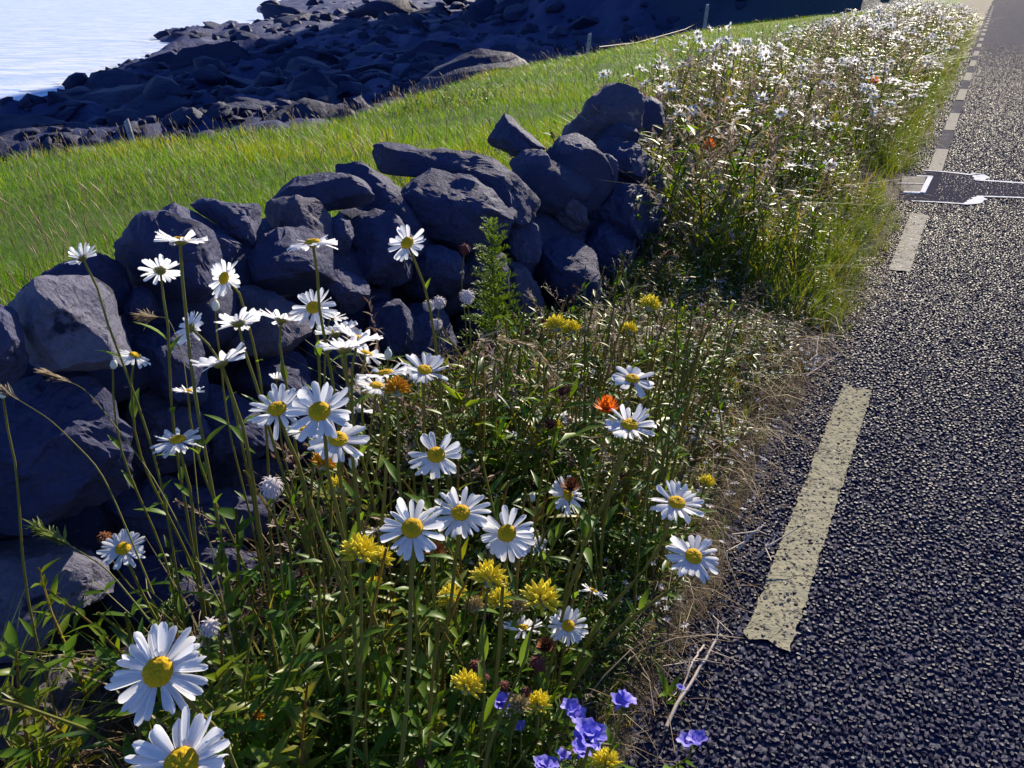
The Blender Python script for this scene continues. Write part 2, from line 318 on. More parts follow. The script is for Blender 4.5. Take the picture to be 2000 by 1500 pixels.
# shore and the shaded hillside beyond
shorepx = [(-330, 300), (-150, 250), (0, 226), (60, 212), (92, 196), (180, 152), (260, 120), (348, 87), (300, 80), (312, 72), (372, 58), (440, 55), (472, 57), (535, 40), (538, 33), (500, 24), (500, 14), (556, 1)]
sh = np.array([onz(a, b, SEA)[:2] for a, b in shorepx]); sh = np.concatenate([sh, [(-75, 420), (-60, 700), (300, 700), (300, -20), (-60, -20)]])
def inside(x, y, poly):
    r = np.zeros(x.shape, bool); j = len(poly)-1
    for i in range(len(poly)):
        a, b = poly[i], poly[j]
        with np.errstate(divide='ignore', invalid='ignore'):
            r ^= ((a[1] > y) != (b[1] > y)) & (x < (b[0]-a[0])*(y-a[1])/(b[1]-a[1])+a[0])
        j = i
    return r
def pdist(x, y, poly):
    d = np.full(x.shape, 1e9)
    for i in range(len(poly)):
        a, b = poly[i], poly[(i+1) % len(poly)]; ab = b-a; L = ab@ab+1e-9
        k = np.clip(((x-a[0])*ab[0]+(y-a[1])*ab[1])/L, 0, 1); d = np.minimum(d, np.hypot(x-a[0]-k*ab[0], y-a[1]-k*ab[1]))
    return d
def shore_z(x, y):
    x = np.asarray(x, float); y = np.asarray(y, float)
    sg = np.where(inside(x, y, sh), 1, -1)*pdist(x, y, sh); D = np.hypot(x, y); k = np.clip(D/60, .5, 2.2)
    z = SEA-1.2+1.55*sstep(-2.5, 1.5*1, sg)+.9*sstep(1, 22, sg)
    rg = 1-np.abs(n2(x, y, .16, 4)); z = z+(rg-.6)*1.3*sstep(-1, 3, sg)+.35*n2(x, y, .7, 4)*sstep(-2, 2, sg)
    pool = np.exp(-((x+18.6)**2+(y-31.8)**2)/6); z = z-2.2*pool
    s, t_ = x*RD[0]+y*RD[1], x*RN[0]+y*RN[1]; e = field_edge(s)
    bank = -1.7-.5*np.clip(t_-e-1.5, 0, 30)+.4*n2(x, y, .4, 3); z = np.maximum(z, np.where(s > -5, bank, -9)*1.0)
    z = np.where(t_ < e+1.2, np.minimum(z, -1.9-.3*(e-t_).clip(0, 5)), z)
    foot = np.where(x < -18, 68+(-18-x)*3.2, 68-.25*(x+18).clip(0, 30)); q = sstep(0, 62, y-foot)*(1-sstep(30, 44, x-.22*(y-100)))*(1-sstep(150, 215, y))*sstep(-6, 22, x)
    hill = 48*q+2.5*n2(x, y, .06, 4)*sstep(0, .3, q)+.7*n2(x, y, .3, 3)*sstep(0, .1, q)  # upper hill is unseen, its height and width shaped to shade the shore
    return z+hill, q, sg
ang = np.radians(np.linspace(-52, 42, 270)); rad = np.geomspace(10, 330, 210); A2, R2 = np.meshgrid(ang, rad, indexing='ij')
X2, Y2 = R2*np.sin(A2), R2*np.cos(A2); Z2, Q2, SG = shore_z(X2, Y2)
grn = sstep(.0, .5, n2(X2, Y2, .07, 4)+.25)*sstep(.01, .12, Q2)
grn = np.maximum(grn, sstep(6, 22, X2)*(.6+.4*sstep(-.3, .3, n2(X2, Y2, .1, 3))))
shore = tag(put('rocky_shore', mesh('rocky_shore', np.stack([X2, Y2, Z2], -1).reshape(-1, 3), gridq(270, 210), [M['shoreground']], None, grn.ravel())), kind='structure')

fo = []
for i in range(1, 17):
    for k in range(26): q = sh[i]+(sh[i+1]-sh[i])*random.random(); w_ = .6+np.hypot(*q)/90; fo.append((q[0]+random.gauss(-.5, .55)*w_, q[1]+random.gauss(.2, .45)*w_, SEA+.03+.002*len(fo) % .05))
def foamt(seed):
    R = np.random.default_rng(seed); a = np.arange(9)*.698; r = R.uniform(.4, 1.1, 9); return np.concatenate([[[0, 0, .02]], np.stack([np.cos(a)*r*1.7, np.sin(a)*r*.55, 0*a], 1)]), np.array([[0, 1+i, 1+(i+1) % 9] for i in range(9)]), np.zeros(9, int)
M['foam'] = flat('surf_foam', (.85, .86, .88), .9)
stamp('surf_foam', [foamt(i) for i in range(6)], np.array(fo), rng.uniform(.15, .55, len(fo)), [M['foam']], rz=rng.normal(.2, .3, len(fo)))

# ------------------------------------------------------------------ boulders
def blob(r, seed, cuts=6, amp=.16, nu=14, nv=18, lims=(.55, .85)):
    R = np.random.default_rng(seed); th = np.linspace(0, math.pi, nu)[:, None]; ph = (np.arange(nv)*2*math.pi/nv)[None]
    P = np.stack([np.sin(th)*np.cos(ph), np.sin(th)*np.sin(ph), np.cos(th)+0*ph], -1).reshape(-1, 3)
    P = P*(1+amp*fbm(P*1.6+seed*3.1, 3))[:, None]
    for _ in range(cuts):
        n = R.normal(size=3); n /= np.linalg.norm(n); d = P@n; lim = R.uniform(*lims)*d.max(); P = P-n*np.clip(d-lim, 0, None)[:, None]*.95
    P = P*(1+.05*fbm(P*5+seed, 3))[:, None]
    return P*np.asarray(r), quads2tri(gridq(nu, nv, True))
tpl_b = [mesh('boulder', *blob((1, 1, 1), 100+i, 11, .34, 20, 26, (.4, .8)), [M['shore']]) for i in range(12)]
cnt = 0
for k in range(4000):
    if cnt >= 290: break
    px, py = random.uniform(-20, 1420), random.uniform(0, 275); q = onz(px, py, -2.9)
    if q[1] > 190 or q[1] < 14: continue
    z, hq, sg = shore_z(np.array([q[0]]), np.array([q[1]])); s, t_ = st(q)
    if sg[0] < .8 or t_ < field_edge(s)+1.5 or hq[0] > .12: continue
    r = np.clip(random.lognormvariate(-.45, .65)*(.5+q[1]/60), .3, 3.6)
    o = put('boulder', random.choice(tpl_b), (q[0], q[1], z[0]-r*.2), shore); o.scale = (r*random.uniform(1.1, 2.0), r*random.uniform(.8, 1.3), r*random.uniform(.4, .7))
    o.rotation_euler = (random.uniform(-.35, .35), random.uniform(-.35, .35), random.uniform(0, 6.28)); cnt += 1
rb = [blob((1, 1, .7), 500+i, 9, .25, 5, 7, (.4, .8)) for i in range(8)]; pxs = rng.uniform(-60, 1500, 3000); pys = rng.uniform(-40, 285, 3000); rr_ = np.array([onz(a, b, -3.0) for a, b in zip(pxs, pys)])
zz_, hq_, sg_ = shore_z(rr_[:, 0], rr_[:, 1]); s_r, t_r = rr_[:, 0]*RD[0]+rr_[:, 1]*RD[1], rr_[:, 0]*RN[0]+rr_[:, 1]*RN[1]
kk = (rr_[:, 1] > 13) & (rr_[:, 1] < 230) & (sg_ > 0) & (t_r > field_edge(s_r)+1.5) & (hq_ < .3); rr_[:, 2] = zz_; rr_ = rr_[kk]
stamp('shore_rubble', [(v, t_, np.zeros(len(t_), int)) for v, t_ in rb], rr_, rng.lognormal(-1.25, .5, len(rr_))*(.5+rr_[:, 1]/60), [M['shore']])
for px, py, w, h, zz, lab in ((140, 192, 105, 60, -3.7, 'large rounded boulder'), (485, 58, 34, 40, -3.4, 'pointed rock standing up'), (612, 172, 150, 80, -2.9, 'big pale slab of rock'), (400, 70, 130, 28, -3.9, None), (560, 20, 120, 40, -3.5, None), (30, 250, 130, 60, -3.4, None)):
    q = onz(px, py+h*.3, zz); zc = proj(q)[2]; o = put('boulder', random.choice(tpl_b), (q[0], q[1], q[2]), shore)
    o.scale = (w/F*zc*.58, w/F*zc*.45, h/F*zc*.75); o.rotation_euler = (0, random.uniform(-.1, .2), random.uniform(-.3, .3))

# ------------------------------------------------------------------ dry stone wall
wall = tag(put('dry_stone_wall', None, (*xy(2.0, 1.6), .05)), 'tumbled dry stone wall of large dark grey boulders along the verge', 'wall')
def wall_hit(px, py, off):
    r = ray(px, py); lo, hi = .3, 9.0
    for _ in range(40):
        mid = (lo+hi)/2; p = CAM+r*mid; s, t_ = st(p)
        if t_ < float(wall_t(s))+off+.10*max(p[2], 0) and p[2] > .07: lo = mid
        else: hi = mid
    return CAM+r*lo
def crom(P, n):
    P = np.asarray(P, float); m = len(P); u = np.linspace(0, m, n, endpoint=False); i = u.astype(int); f = (u-i)[:, None]
    a, b, c, d = P[(i-1) % m], P[i % m], P[(i+1) % m], P[(i+2) % m]
    return .5*(2*b+(c-a)*f+(2*a-5*b+4*c-d)*f*f+(3*b-a-3*c+d)*f**3)
RTL = ((.85, .25, .45), .62); TOP = ((.05, .80, .60), .5); RT2 = ((.75, .55, .30), .66)
def stone(out, off=0.0, dep=.85, cuts=(), mat='stone', amp=1.0, seed=0, power=3.8):
    out = np.array(out, float); c = (out.min(0)+out.max(0))/2*.4+out.mean(0)*.6; C0 = wall_hit(c[0], c[1], off)
    d = C0-CAM; d /= np.linalg.norm(d); r = np.cross(d, [0, 0, 1]); r /= np.linalg.norm(r); uu = np.cross(r, d)
    q = []
    for a, b in out:
        k = ray(a, b); p = CAM+k*(((C0-CAM)@d)/(k@d))-C0; q.append((p@r, p@uu))
    n, m_ = 60, 13; q = crom(q, n); R = np.random.default_rng(900+seed)
    rad_ = np.linalg.norm(q, axis=1); dp = dep*np.sqrt(rad_.min()*rad_.mean())*1.05; V = []
    rr = np.sin(np.linspace(0, math.pi/2, m_)**1.0)
    for j in range(m_):
        h = dp*(1-min(rr[j], 1)**power)**(1/power); V.append(np.concatenate([q*rr[j], np.full((n, 1), h)], 1))
    for j in range(m_-2, -1, -1):
        h = -dp*(1-rr[j]**power)**(1/power); V.append(np.concatenate([q*rr[j], np.full((n, 1), h)], 1))
    P = np.concatenate(V); size = rad_.mean()
    cc = list(cuts)+[((R.normal(), R.normal(), R.uniform(.3, 1.2)), R.uniform(.64, .88)) for _ in range(9)]
    P = P*[1.05, 1.05, 1]
    for nn, lim in cc:
        nn = np.array(nn, float); nn /= np.linalg.norm(nn); dd = P@nn; L = lim*dd.max(); P = P-nn*np.clip(dd-L, 0, None)[:, None]*.93
    nr = P/(np.linalg.norm(P, axis=1)[:, None]+1e-6)
    P = P+nr*(amp*size*(0.08*fbm(P/size*1.3+seed*5.3, 2)+.085*(np.abs(fbm(P/size*2.6+seed*2.7, 3))-.3)+.02*fbm(P/size*12+seed, 3)))[:, None]
    Wd = P[:, :1]*r+P[:, 1:2]*uu-P[:, 2:3]*d
    me = mesh('stone', Wd, quads2tri(gridq(2*m_-1, n, True)), [M[mat]]); me.set_sharp_from_angle(angle=math.radians(20)); return put('stone', me, C0-np.array(wall.location), wall)
ST_ = [
 ([(-60, 640), (-20, 592), (12, 592), (38, 615), (52, 680), (60, 722), (48, 745), (10, 758), (-60, 760)], -.02, .8, [RTL]),
 ([(22, 605), (60, 562), (112, 538), (172, 543), (212, 570), (238, 612), (258, 664), (252, 706), (205, 722), (125, 724), (62, 715), (50, 680), (36, 645)], .0, .95, [((.7, .35, .6), .66), ((-.1, .1, 1), .8)], 'stone_light'),
 ([(40, 590), (66, 550), (112, 524), (182, 503), (228, 508), (258, 530), (260, 562), (244, 596), (190, 640), (80, 640)], .16, .7, [RTL]),
 ([(240, 590), (258, 566), (285, 563), (312, 588), (302, 615), (268, 628), (246, 618)], .08, .9, []),
 ([(226, 490), (250, 455), (292, 422), (350, 425), (412, 442), (434, 470), (436, 520), (425, 570), (350, 592), (275, 570), (240, 545)], .08, .8, [((.9, .1, .35), .70)]),
 ([(292, 430), (303, 395), (345, 393), (392, 414), (442, 452), (480, 495), (497, 530), (486, 545), (440, 520), (400, 520), (320, 470)], .24, .6, [((.5, .75, .3), .55)]),
 ([(374, 402), (396, 387), (452, 396), (505, 396), (534, 408), (522, 455), (498, 492), (470, 480), (425, 440)], .22, .8, [((.95, 0, .3), .6)]),
 ([(500, 400), (560, 383), (606, 386), (650, 412), (655, 450), (630, 470), (560, 450), (510, 440)], .18, .8, [RTL]),
 ([(518, 378), (548, 358), (600, 345), (660, 337), (705, 348), (726, 380), (712, 400), (640, 412), (560, 402)], .24, .8, []),
 ([(655, 333), (690, 324), (722, 328), (765, 350), (802, 390), (826, 436), (842, 462), (815, 472), (770, 452), (700, 400)], .26, .7, [((.6, .7, .2), .6)]),
 ([(492, 510), (510, 462), (548, 440), (600, 440), (640, 462), (650, 520), (646, 572), (575, 590), (515, 570)], .06, .9, [TOP, RTL]),
 ([(640, 430), (664, 418), (684, 436), (688, 462), (676, 492), (650, 488)], .12, .9, [RTL]),
 ([(640, 540), (664, 530), (695, 532), (720, 562), (714, 592), (690, 612), (650, 606)], .04, .95, [((.5, .6, .6), .55)]),
 ([(400, 610), (440, 582), (485, 560), (545, 575), (592, 612), (602, 662), (572, 684), (500, 694), (430, 670)], .04, .8, [((.75, .35, .5), .6)]),
 ([(255, 650), (300, 626), (345, 628), (385, 660), (405, 730), (396, 790), (330, 780), (276, 740)], .03, .8, [((.7, .2, .7), .5)]),
 ([(376, 790), (420, 752), (470, 768), (512, 815), (545, 868), (505, 892), (462, 905), (405, 880)], .0, .7, [((.4, .45, .8), .5)]),
 ([(-70, 780), (0, 765), (62, 728), (140, 735), (178, 770), (206, 820), (236, 890), (226, 952), (125, 1003), (-70, 1010)], .0, .8, [((.55, .35, .75), .8)], 'stone', 1.5),
 ([(-60, 1075), (10, 1058), (62, 1043), (150, 1058), (212, 1105), (222, 1150), (160, 1185), (112, 1225), (72, 1272), (-60, 1290)], -.02, .8, [((.3, .35, .9), .55)], 'stone_light'),
 ([(150, 1020), (238, 920), (330, 928), (420, 950), (505, 962), (520, 1030), (400, 1070), (250, 1090)], .05, .7, [TOP], 'stone', 1.5),
 ([(-60, 1330), (20, 1290), (110, 1272), (215, 1268), (262, 1330), (250, 1420), (215, 1540), (-60, 1560)], .0, .7, [TOP], 'stone_rough', 2.2),
 ([(728, 300), (752, 281), (800, 284), (830, 294), (880, 288), (935, 279), (985, 290), (1000, 328), (1030, 352), (1053, 382), (1048, 418), (1018, 440), (980, 420), (930, 372), (860, 350), (790, 345), (745, 335)], .22, .8, [((.3, .85, .3), .82)]),
 ([(766, 350), (800, 328), (850, 328), (905, 345), (962, 378), (992, 420), (986, 455), (940, 485), (870, 475), (805, 432)], .10, .7, []),
 ([(956, 282), (962, 245), (974, 222), (996, 222), (1030, 252), (1076, 284), (1062, 305), (1000, 302)], .36, .8, [((.65, .7, .25), .35)]),
 ([(990, 318), (1012, 298), (1056, 298), (1074, 318), (1084, 360), (1090, 410), (1066, 425), (1040, 370)], .22, .8, []),
 ([(1074, 285), (1098, 264), (1140, 262), (1162, 285), (1172, 308), (1135, 330), (1098, 346), (1078, 325)], .2, .85, [((.8, .4, .3), .75)]),
 ([(1072, 290), (1098, 250), (1132, 226), (1160, 190), (1190, 163), (1215, 165), (1247, 182), (1252, 225), (1244, 258), (1190, 280), (1120, 290)], .36, .6, []),
 ([(1244, 200), (1268, 188), (1288, 192), (1296, 232), (1290, 268), (1262, 275), (1246, 250)], .34, .8, []),
 ([(1160, 262), (1200, 246), (1238, 246), (1250, 272), (1240, 292), (1180, 290)], .24, .8, [((.6, .7, .4), .7)]),
 ([(1180, 300), (1205, 280), (1245, 280), (1262, 312), (1250, 352), (1208, 360), (1188, 335)], .14, .9, [RTL]),
 ([(1242, 300), (1262, 298), (1284, 325), (1294, 362), (1280, 402), (1256, 400), (1244, 350)], .16, .9, [RTL], 'stone', 1.6),
 ([(1128, 338), (1160, 308), (1195, 308), (1208, 335), (1200, 370), (1165, 384), (1140, 370)], .14, .7, []),
 ([(1062, 378), (1092, 352), (1122, 368), (1147, 408), (1140, 445), (1100, 450), (1066, 425)], .14, .8, [RT2], 'stone', 1.6),
 ([(1140, 400), (1180, 368), (1232, 358), (1266, 380), (1268, 432), (1250, 486), (1190, 460), (1150, 440)], .08, .8, [((.95, .15, .3), .62)], 'stone', 1.5),
 ([(1140, 450), (1170, 430), (1212, 438), (1238, 470), (1236, 510), (1212, 562), (1166, 552), (1146, 500)], .04, .8, [((.75, .45, .4), .55)]),
 ([(1036, 496), (1062, 468), (1100, 470), (1132, 462), (1160, 505), (1168, 552), (1155, 602), (1085, 612), (1050, 570)], -.02, .95, [((.10, .80, .60), .28), ((-.2, -.1, 1), .7)]),
 ([(1212, 570), (1232, 500), (1262, 505), (1290, 538), (1292, 580), (1255, 610), (1220, 605)], .02, .8, []),
 ([(986, 440), (1020, 425), (1050, 445), (1056, 490), (1030, 530), (994, 505)], .08, .8, []),
 ([(980, 520), (1010, 512), (1036, 540), (1056, 590), (1062, 665), (1010, 665), (976, 590)], .02, .8, [((.7, .4, .5), .7)]),
 ([(645, 490), (690, 425), (745, 412), (795, 452), (812, 500), (800, 545), (720, 552), (670, 530)], .10, .8, []),
 ([(796, 490), (845, 478), (898, 500), (902, 548), (872, 592), (815, 585), (790, 545)], .05, .8, []),
 ([(690, 610), (740, 582), (790, 600), (822, 650), (812, 700), (740, 705), (700, 668)], .03, .8, []),
 ([(786, 610), (830, 586), (868, 612), (886, 670), (870, 720), (800, 715)], .0, .8, []),
 ([(1090, 612), (1170, 596), (1262, 604), (1258, 650), (1180, 668), (1100, 660)], -.02, .8, [TOP], 'stone', 1.6),
 ([(880, 520), (930, 485), (985, 500), (985, 580), (930, 620), (885, 590)], .06, .8, []),
 ([(870, 640), (925, 610), (990, 640), (990, 720), (900, 730)], .0, .8, []),
 ([(575, 640), (640, 610), (700, 650), (705, 740), (620, 760), (580, 720)], .05, .8, []),
 ([(430, 700), (500, 690), (585, 690), (600, 770), (540, 810), (460, 770)], .06, .8, [TOP]),
 ([(215, 760), (300, 770), (385, 800), (395, 880), (300, 930), (235, 860)], .08, .8, []),
 ([(520, 800), (620, 760), (720, 770), (730, 880), (620, 930), (540, 880)], .04, .8, []),
 ([(330, 890), (470, 900), (560, 900), (580, 980), (450, 1000), (350, 950)], .08, .7, [TOP]),
 ([(215, 1120), (330, 1070), (470, 1070), (520, 1180), (400, 1260), (250, 1240)], .10, .7, []),
 ([(230, 1270), (380, 1250), (480, 1260), (480, 1420), (330, 1450), (250, 1380)], .06, .7, []),
 ([(1255, 420), (1285, 400), (1302, 440), (1298, 510), (1270, 520), (1250, 480)], .10, .8, []),
]
for i, a in enumerate(ST_): stone(a[0], a[1], a[2], a[3], (a[4] if len(a) > 4 and a[4] != 'stone' else ('stone', 'stone_dark', 'stone_dark', 'stone_warm')[(i*7+i//3) % 4]), a[5] if len(a) > 5 else 1.0, i)
core_t = [mesh('stone', *blob((1, 1, 1), 300+i, 6, .14, 16, 22), [M['stone']]) for i in range(5)]
for s in np.arange(-.6, 3.75, .27):
    for z in (.12, .34, .54):
        q = xy(s+random.uniform(-.08, .08), float(wall_t(s))+.30+random.uniform(-.05, .05)); r = random.uniform(.15, .19)
        o = put('stone', random.choice(core_t), np.array([*q, z])-np.array(wall.location), wall); o.scale = (r*1.25, r, r*.85); o.rotation_euler = (0, 0, random.uniform(0, 6.3))
# pale lichen disc on the large lit boulder is in ST_[1]; a real crust sitting on it
# ------------------------------------------------------------------ road markings
DS = [1.52, 2.97, 4.5, 5.8, 7.35, 8.4, 9.6, 10.97, 12.3, 13.65, 15.0, 16.4, 17.8, 19.2]
DS += list(19.2+1.4*np.arange(1, 50))
for i in range(0, 52, 2):
    a, b = DS[i], DS[i+1]; n = 160 if i < 4 else 6; k = 9 if i < 4 else 4
    S = np.linspace(a, b, n); T = np.linspace(.217, .118, k); s, t_ = np.meshgrid(S, T, indexing='ij')
    edge = (np.abs(t_-.1675) > .045); t_ = t_+edge*(.003*n2(s, t_, 30, 2)+.004*n2(s, t_, 140, 2)); s = s+((s == a) | (s == b))*.015*n2(s, t_, 40, 2)
    V = np.concatenate([xy(s, t_).reshape(-1, 2), (.0075 if i < 10 else .005)+.0015*n2(s, t_, 45, 2).reshape(-1, 1)], 1)
    put('edge_line_dash', mesh('edge_line_dash', V, gridq(n, k), [M['yellow_paint' if i < 2 else 'worn_paint']]), (0, 0, 0), road)
def strip(name, pts, w, mat, z, parent, n=10):
    P = np.array([onz(a, b, 0)[:2] for a, b in pts]); u = np.concatenate([[0], np.cumsum(np.linalg.norm(np.diff(P, axis=0), axis=1))]); m_ = len(pts)*n
    uu = np.linspace(0, u[-1], m_); C = np.stack([np.interp(uu, u, P[:, 0]), np.interp(uu, u, P[:, 1])], 1); ww = np.interp(uu, u, w)
    d = np.gradient(C, axis=0); d /= np.linalg.norm(d, axis=1)[:, None]+1e-9; nn = np.stack([-d[:, 1], d[:, 0]], 1); wob = 1+.25*n2(C[:, 0], C[:, 1], 25, 2)
    V = np.concatenate([np.concatenate([C+nn*(ww*wob/2)[:, None], np.full((m_, 1), z)], 1), np.concatenate([C-nn*(ww*wob/2)[:, None], np.full((m_, 1), z)], 1)])
    q = [[i, i+1, m_+i+1, m_+i] for i in range(m_-1)]; return put(name, mesh(name, V, q, [M[mat]]), (0, 0, 0), parent)
def poly(name, pts, mat, z, parent):
    V = [(*onz(a, b, 0)[:2], z) for a, b in pts]; return put(name, mesh(name, V, [list(range(len(V)))], [M[mat]], smooth=False), (0, 0, 0), parent)
poly('trench_patch', [(1690, 330), (1810, 335), (1902, 344), (1906, 352), (2030, 361), (2240, 380), (2240, 400), (2030, 389), (1902, 389), (1888, 400), (1785, 394), (1690, 386)], 'trench', .005, road)
strip('chalk_line', [(1805, 334.5), (1850, 338), (1898, 343.5)], [0.036, 0.036, 0.043], 'white_paint', .0092, road)
strip('chalk_line', [(1912, 354), (1960, 357), (2030, 362), (2230, 380)], [0.043, 0.043, 0.043, 0.043], 'white_paint', .0092, road)
strip('chalk_line', [(1898, 343), (1908, 342), (1916, 347), (1911, 355)], [0.043, 0.094, 0.115, 0.050], 'white_paint', .0096, road)
strip('chalk_line', [(1780, 394.5), (1830, 397), (1888, 401)], [0.022, 0.029, 0.036], 'white_paint', .0092, road)
strip('chalk_line', [(1884, 401), (1900, 398), (1912, 391), (1914, 386)], [0.036, 0.079, 0.094, 0.043], 'white_paint', .0096, road)
strip('chalk_line', [(1908, 385.5), (1960, 387), (2030, 390), (2230, 402)], [0.036, 0.032, 0.032, 0.032], 'white_paint', .0092, road)
cov = thing('utility_cover', onz(1785, 362, 0), 'square metal utility cover with white painted rim in the trench patch', 'cover')
cl = np.array(cov.location)
def cpoly(name, pts, mat, z0, z1):
    P = [onz(a, b, 0)[:2]-cl[:2] for a, b in pts]; n = len(P); V = [(*p, z0) for p in P]+[(*p, z1) for p in P]
    me = bpy.data.meshes.new(name); me.from_pydata(V, [], [list(range(n, 2*n))]+[[i, (i+1) % n, n+(i+1) % n, n+i] for i in range(n)]); me.materials.append(M[mat]); return put(name, me, (0, 0, 0), cov)
cpoly('plate', [(1762, 347), (1808, 348), (1800, 378), (1758, 376)], 'cover', .002, .012)
cpoly('plate_hinge', [(1745, 361), (1803, 362), (1802.5, 363.5), (1745, 362.5)], 'wood', .008, .016)
cpoly('rim', [(1812, 347.5), (1822, 348.5), (1806, 381), (1796, 380)], 'white_paint', .002, .018)
cpoly('rim', [(1765, 377), (1797, 378), (1796, 380.5), (1762, 379)], 'white_paint', .002, .014)
cpoly('rim', [(1790, 346), (1812, 346.5), (1812, 348), (1790, 347.5)], 'white_paint', .002, .014)

# loose chippings that make the road surface
def chip(seed):
    R = np.random.default_rng(seed); k = 5; a = np.arange(k)*2*math.pi/k+R.uniform(-.3, .3, k); r = R.uniform(.8, 1.15, k)
    b = np.stack([np.cos(a)*r, np.sin(a)*r*.8, np.full(k, -.3)], 1); c = b*[.62, .62, 0]+np.stack([0*a, 0*a, R.uniform(.28, .55, k)], 1)
    return np.concatenate([b, c]), np.array([[i, (i+1) % k, k+(i+1) % k] for i in range(k)]+[[i, k+(i+1) % k, k+i] for i in range(k)]+[[k, k+1, k+2], [k, k+2, k+3], [k, k+3, k+4]]), np.zeros(13, int)
g = .0125; s, t_ = np.meshgrid(np.arange(.7, 7.2, g), np.arange(-2.6, .33, g), indexing='ij'); s = (s+rng.uniform(-.45, .45, s.shape)*g).ravel(); t_ = (t_+rng.uniform(-.45, .45, t_.shape)*g).ravel()
P = np.concatenate([xy(s, t_), np.full((len(s), 1), .001)], 1); a, b, c = proj(P)
on_dash = np.zeros(len(s), bool)
for i in range(0, 6, 2): on_dash |= (s > DS[i]) & (s < DS[i+1]) & (t_ > .116) & (t_ < .22)
tp = np.array([onz(x, y, 0)[:2] for x, y in [(1690, 330), (1810, 335), (1902, 344), (1906, 352), (2030, 361), (2240, 380), (2240, 400), (2030, 389), (1902, 389), (1888, 400), (1785, 394), (1690, 386)]])
keep = (a > 1180) & (a < 2040) & (b < 1560) & ~inside(P[:, 0], P[:, 1], tp) & (rng.uniform(size=len(s)) < np.where(on_dash, .16, .93)*(1-sstep(5.5, 7.2, s)))
P = P[keep]; od = on_dash[keep]; P[od, 2] += .0045
stamp('road_chippings', [chip(i) for i in range(8)], P, np.where(od, .0075, rng.uniform(.0056, .0092, len(P))), [M['chip']], tilt=rng.normal(0, .16, len(P)), smooth=False)

g = .022; s, t_ = np.meshgrid(np.arange(5.4, 27, g), np.arange(-3.2, .33, g), indexing='ij'); s = (s+rng.uniform(-.45, .45, s.shape)*g).ravel(); t_ = (t_+rng.uniform(-.45, .45, t_.shape)*g).ravel()
P = np.concatenate([xy(s, t_), np.full((len(s), 1), .001)], 1); a, b, c = proj(P); P = P[(a < 2030) & ~((t_ > .116) & (t_ < .22)) & (rng.uniform(size=len(s)) < sstep(5.4, 7.4, s)*(1-sstep(7, 27, s)))]
it = inside(P[:, 0], P[:, 1], tp); P[it, 2] += .0025; stamp('far_road_chippings', [chip(i) for i in range(8)], P, np.where(it, .6, 1)*rng.uniform(.007, .012, len(P)), [M['chip']], tilt=rng.normal(0, .14, len(P)), smooth=False)

# ------------------------------------------------------------------ vegetation templates (height about 1)
def leafy(seed, nl=16, ll=.17, w=.035, top=1.0, sides=3, ln=4):
    R = np.random.default_rng(seed); P = np.stack([.05*np.sin(np.linspace(0, 3, 5)+seed), .05*np.cos(np.linspace(0, 3, 5)+seed)-.05, np.linspace(0, top, 5)], 1)
    parts = [(*tube(P, np.linspace(.010, .004, 5), sides), 0)]
    for i in range(nl):
        h = .06+.92*(i+R.uniform(0, 1))/nl; L = ll*R.uniform(.7, 1.25)*(1.15-.5*h); c = [np.interp(h, P[:, 2], P[:, 0]), np.interp(h, P[:, 2], P[:, 1]), h*top]
        Rm = rotm('Z', i*2.4+R.uniform(-.4, .4))@rotm('Y', -R.uniform(.2, 1.1))@rotm('X', R.uniform(-.5, .5)); parts.append((*xf(leaf(L, w*R.uniform(.8, 1.4), R.uniform(.1, .5), .4, ln), Rm, 1, c), 1))
    return cat(parts)
def tuft(seed, nb=8, w=.02, spread=.6):
    R = np.random.default_rng(seed); parts = []
    for i in range(nb):
        L = R.uniform(.6, 1.1); a = R.uniform(0, 6.28); sp = R.uniform(.1, spread); n = 5; u = np.linspace(0, 1, n)
        r = sp*u**1.8*L; z = L*(u-.25*sp*u**3); ww = w*(1-u**1.5)+.001; d = np.array([math.cos(a), math.sin(a)]); nn = np.array([-d[1], d[0]]); b = R.normal(0, .05, 2)
        C = b+r[:, None]*d; V = np.concatenate([np.concatenate([C+nn*ww[:, None]/2, z[:, None]], 1), np.concatenate([C-nn*ww[:, None]/2, z[:, None]], 1)])
        parts.append((V, quads2tri([[k, k+1, n+k+1, n+k] for k in range(n-1)]), 0))
    return cat(parts)
def drystalk(seed, head='spike'):
    R = np.random.default_rng(seed); P = np.stack([.08*np.sin(np.linspace(0, 2, 6)*R.uniform(.5, 1.5)+seed), .06*np.cos(np.linspace(0, 2, 6)+seed)-.06, np.linspace(0, .9, 6)], 1)
    parts = [(*tube(P, np.linspace(.007, .003, 6), 3), 0)]
    for i in range(5):
        h = R.uniform(.3, .9); c = np.array([np.interp(h, P[:, 2], P[:, k]) for k in (0, 1)]+[h]); a = R.uniform(0, 6.28); e = c+np.array([math.cos(a)*.14, math.sin(a)*.14, R.uniform(.02, .2)])
        parts.append((*tube([c, (c+e)/2+[0, 0, -.02], e], [.004, .003, .002], 3), 0))
        for k in range(3): parts.append((*xf(leaf(.07, .025, .3, .4, 3), rotm('Z', R.uniform(0, 6.28))@rotm('Y', R.uniform(-1.2, .6)), 1, e), 1))
    for i in range(10):
        h = .82+.18*i/10; parts.append((*xf(leaf(.06, .022, .1, .5, 3), rotm('Z', i*2.4)@rotm('Y', -R.uniform(.3, 1.2)), 1, [P[-1, 0], P[-1, 1], h]), 1))
    return cat(parts)
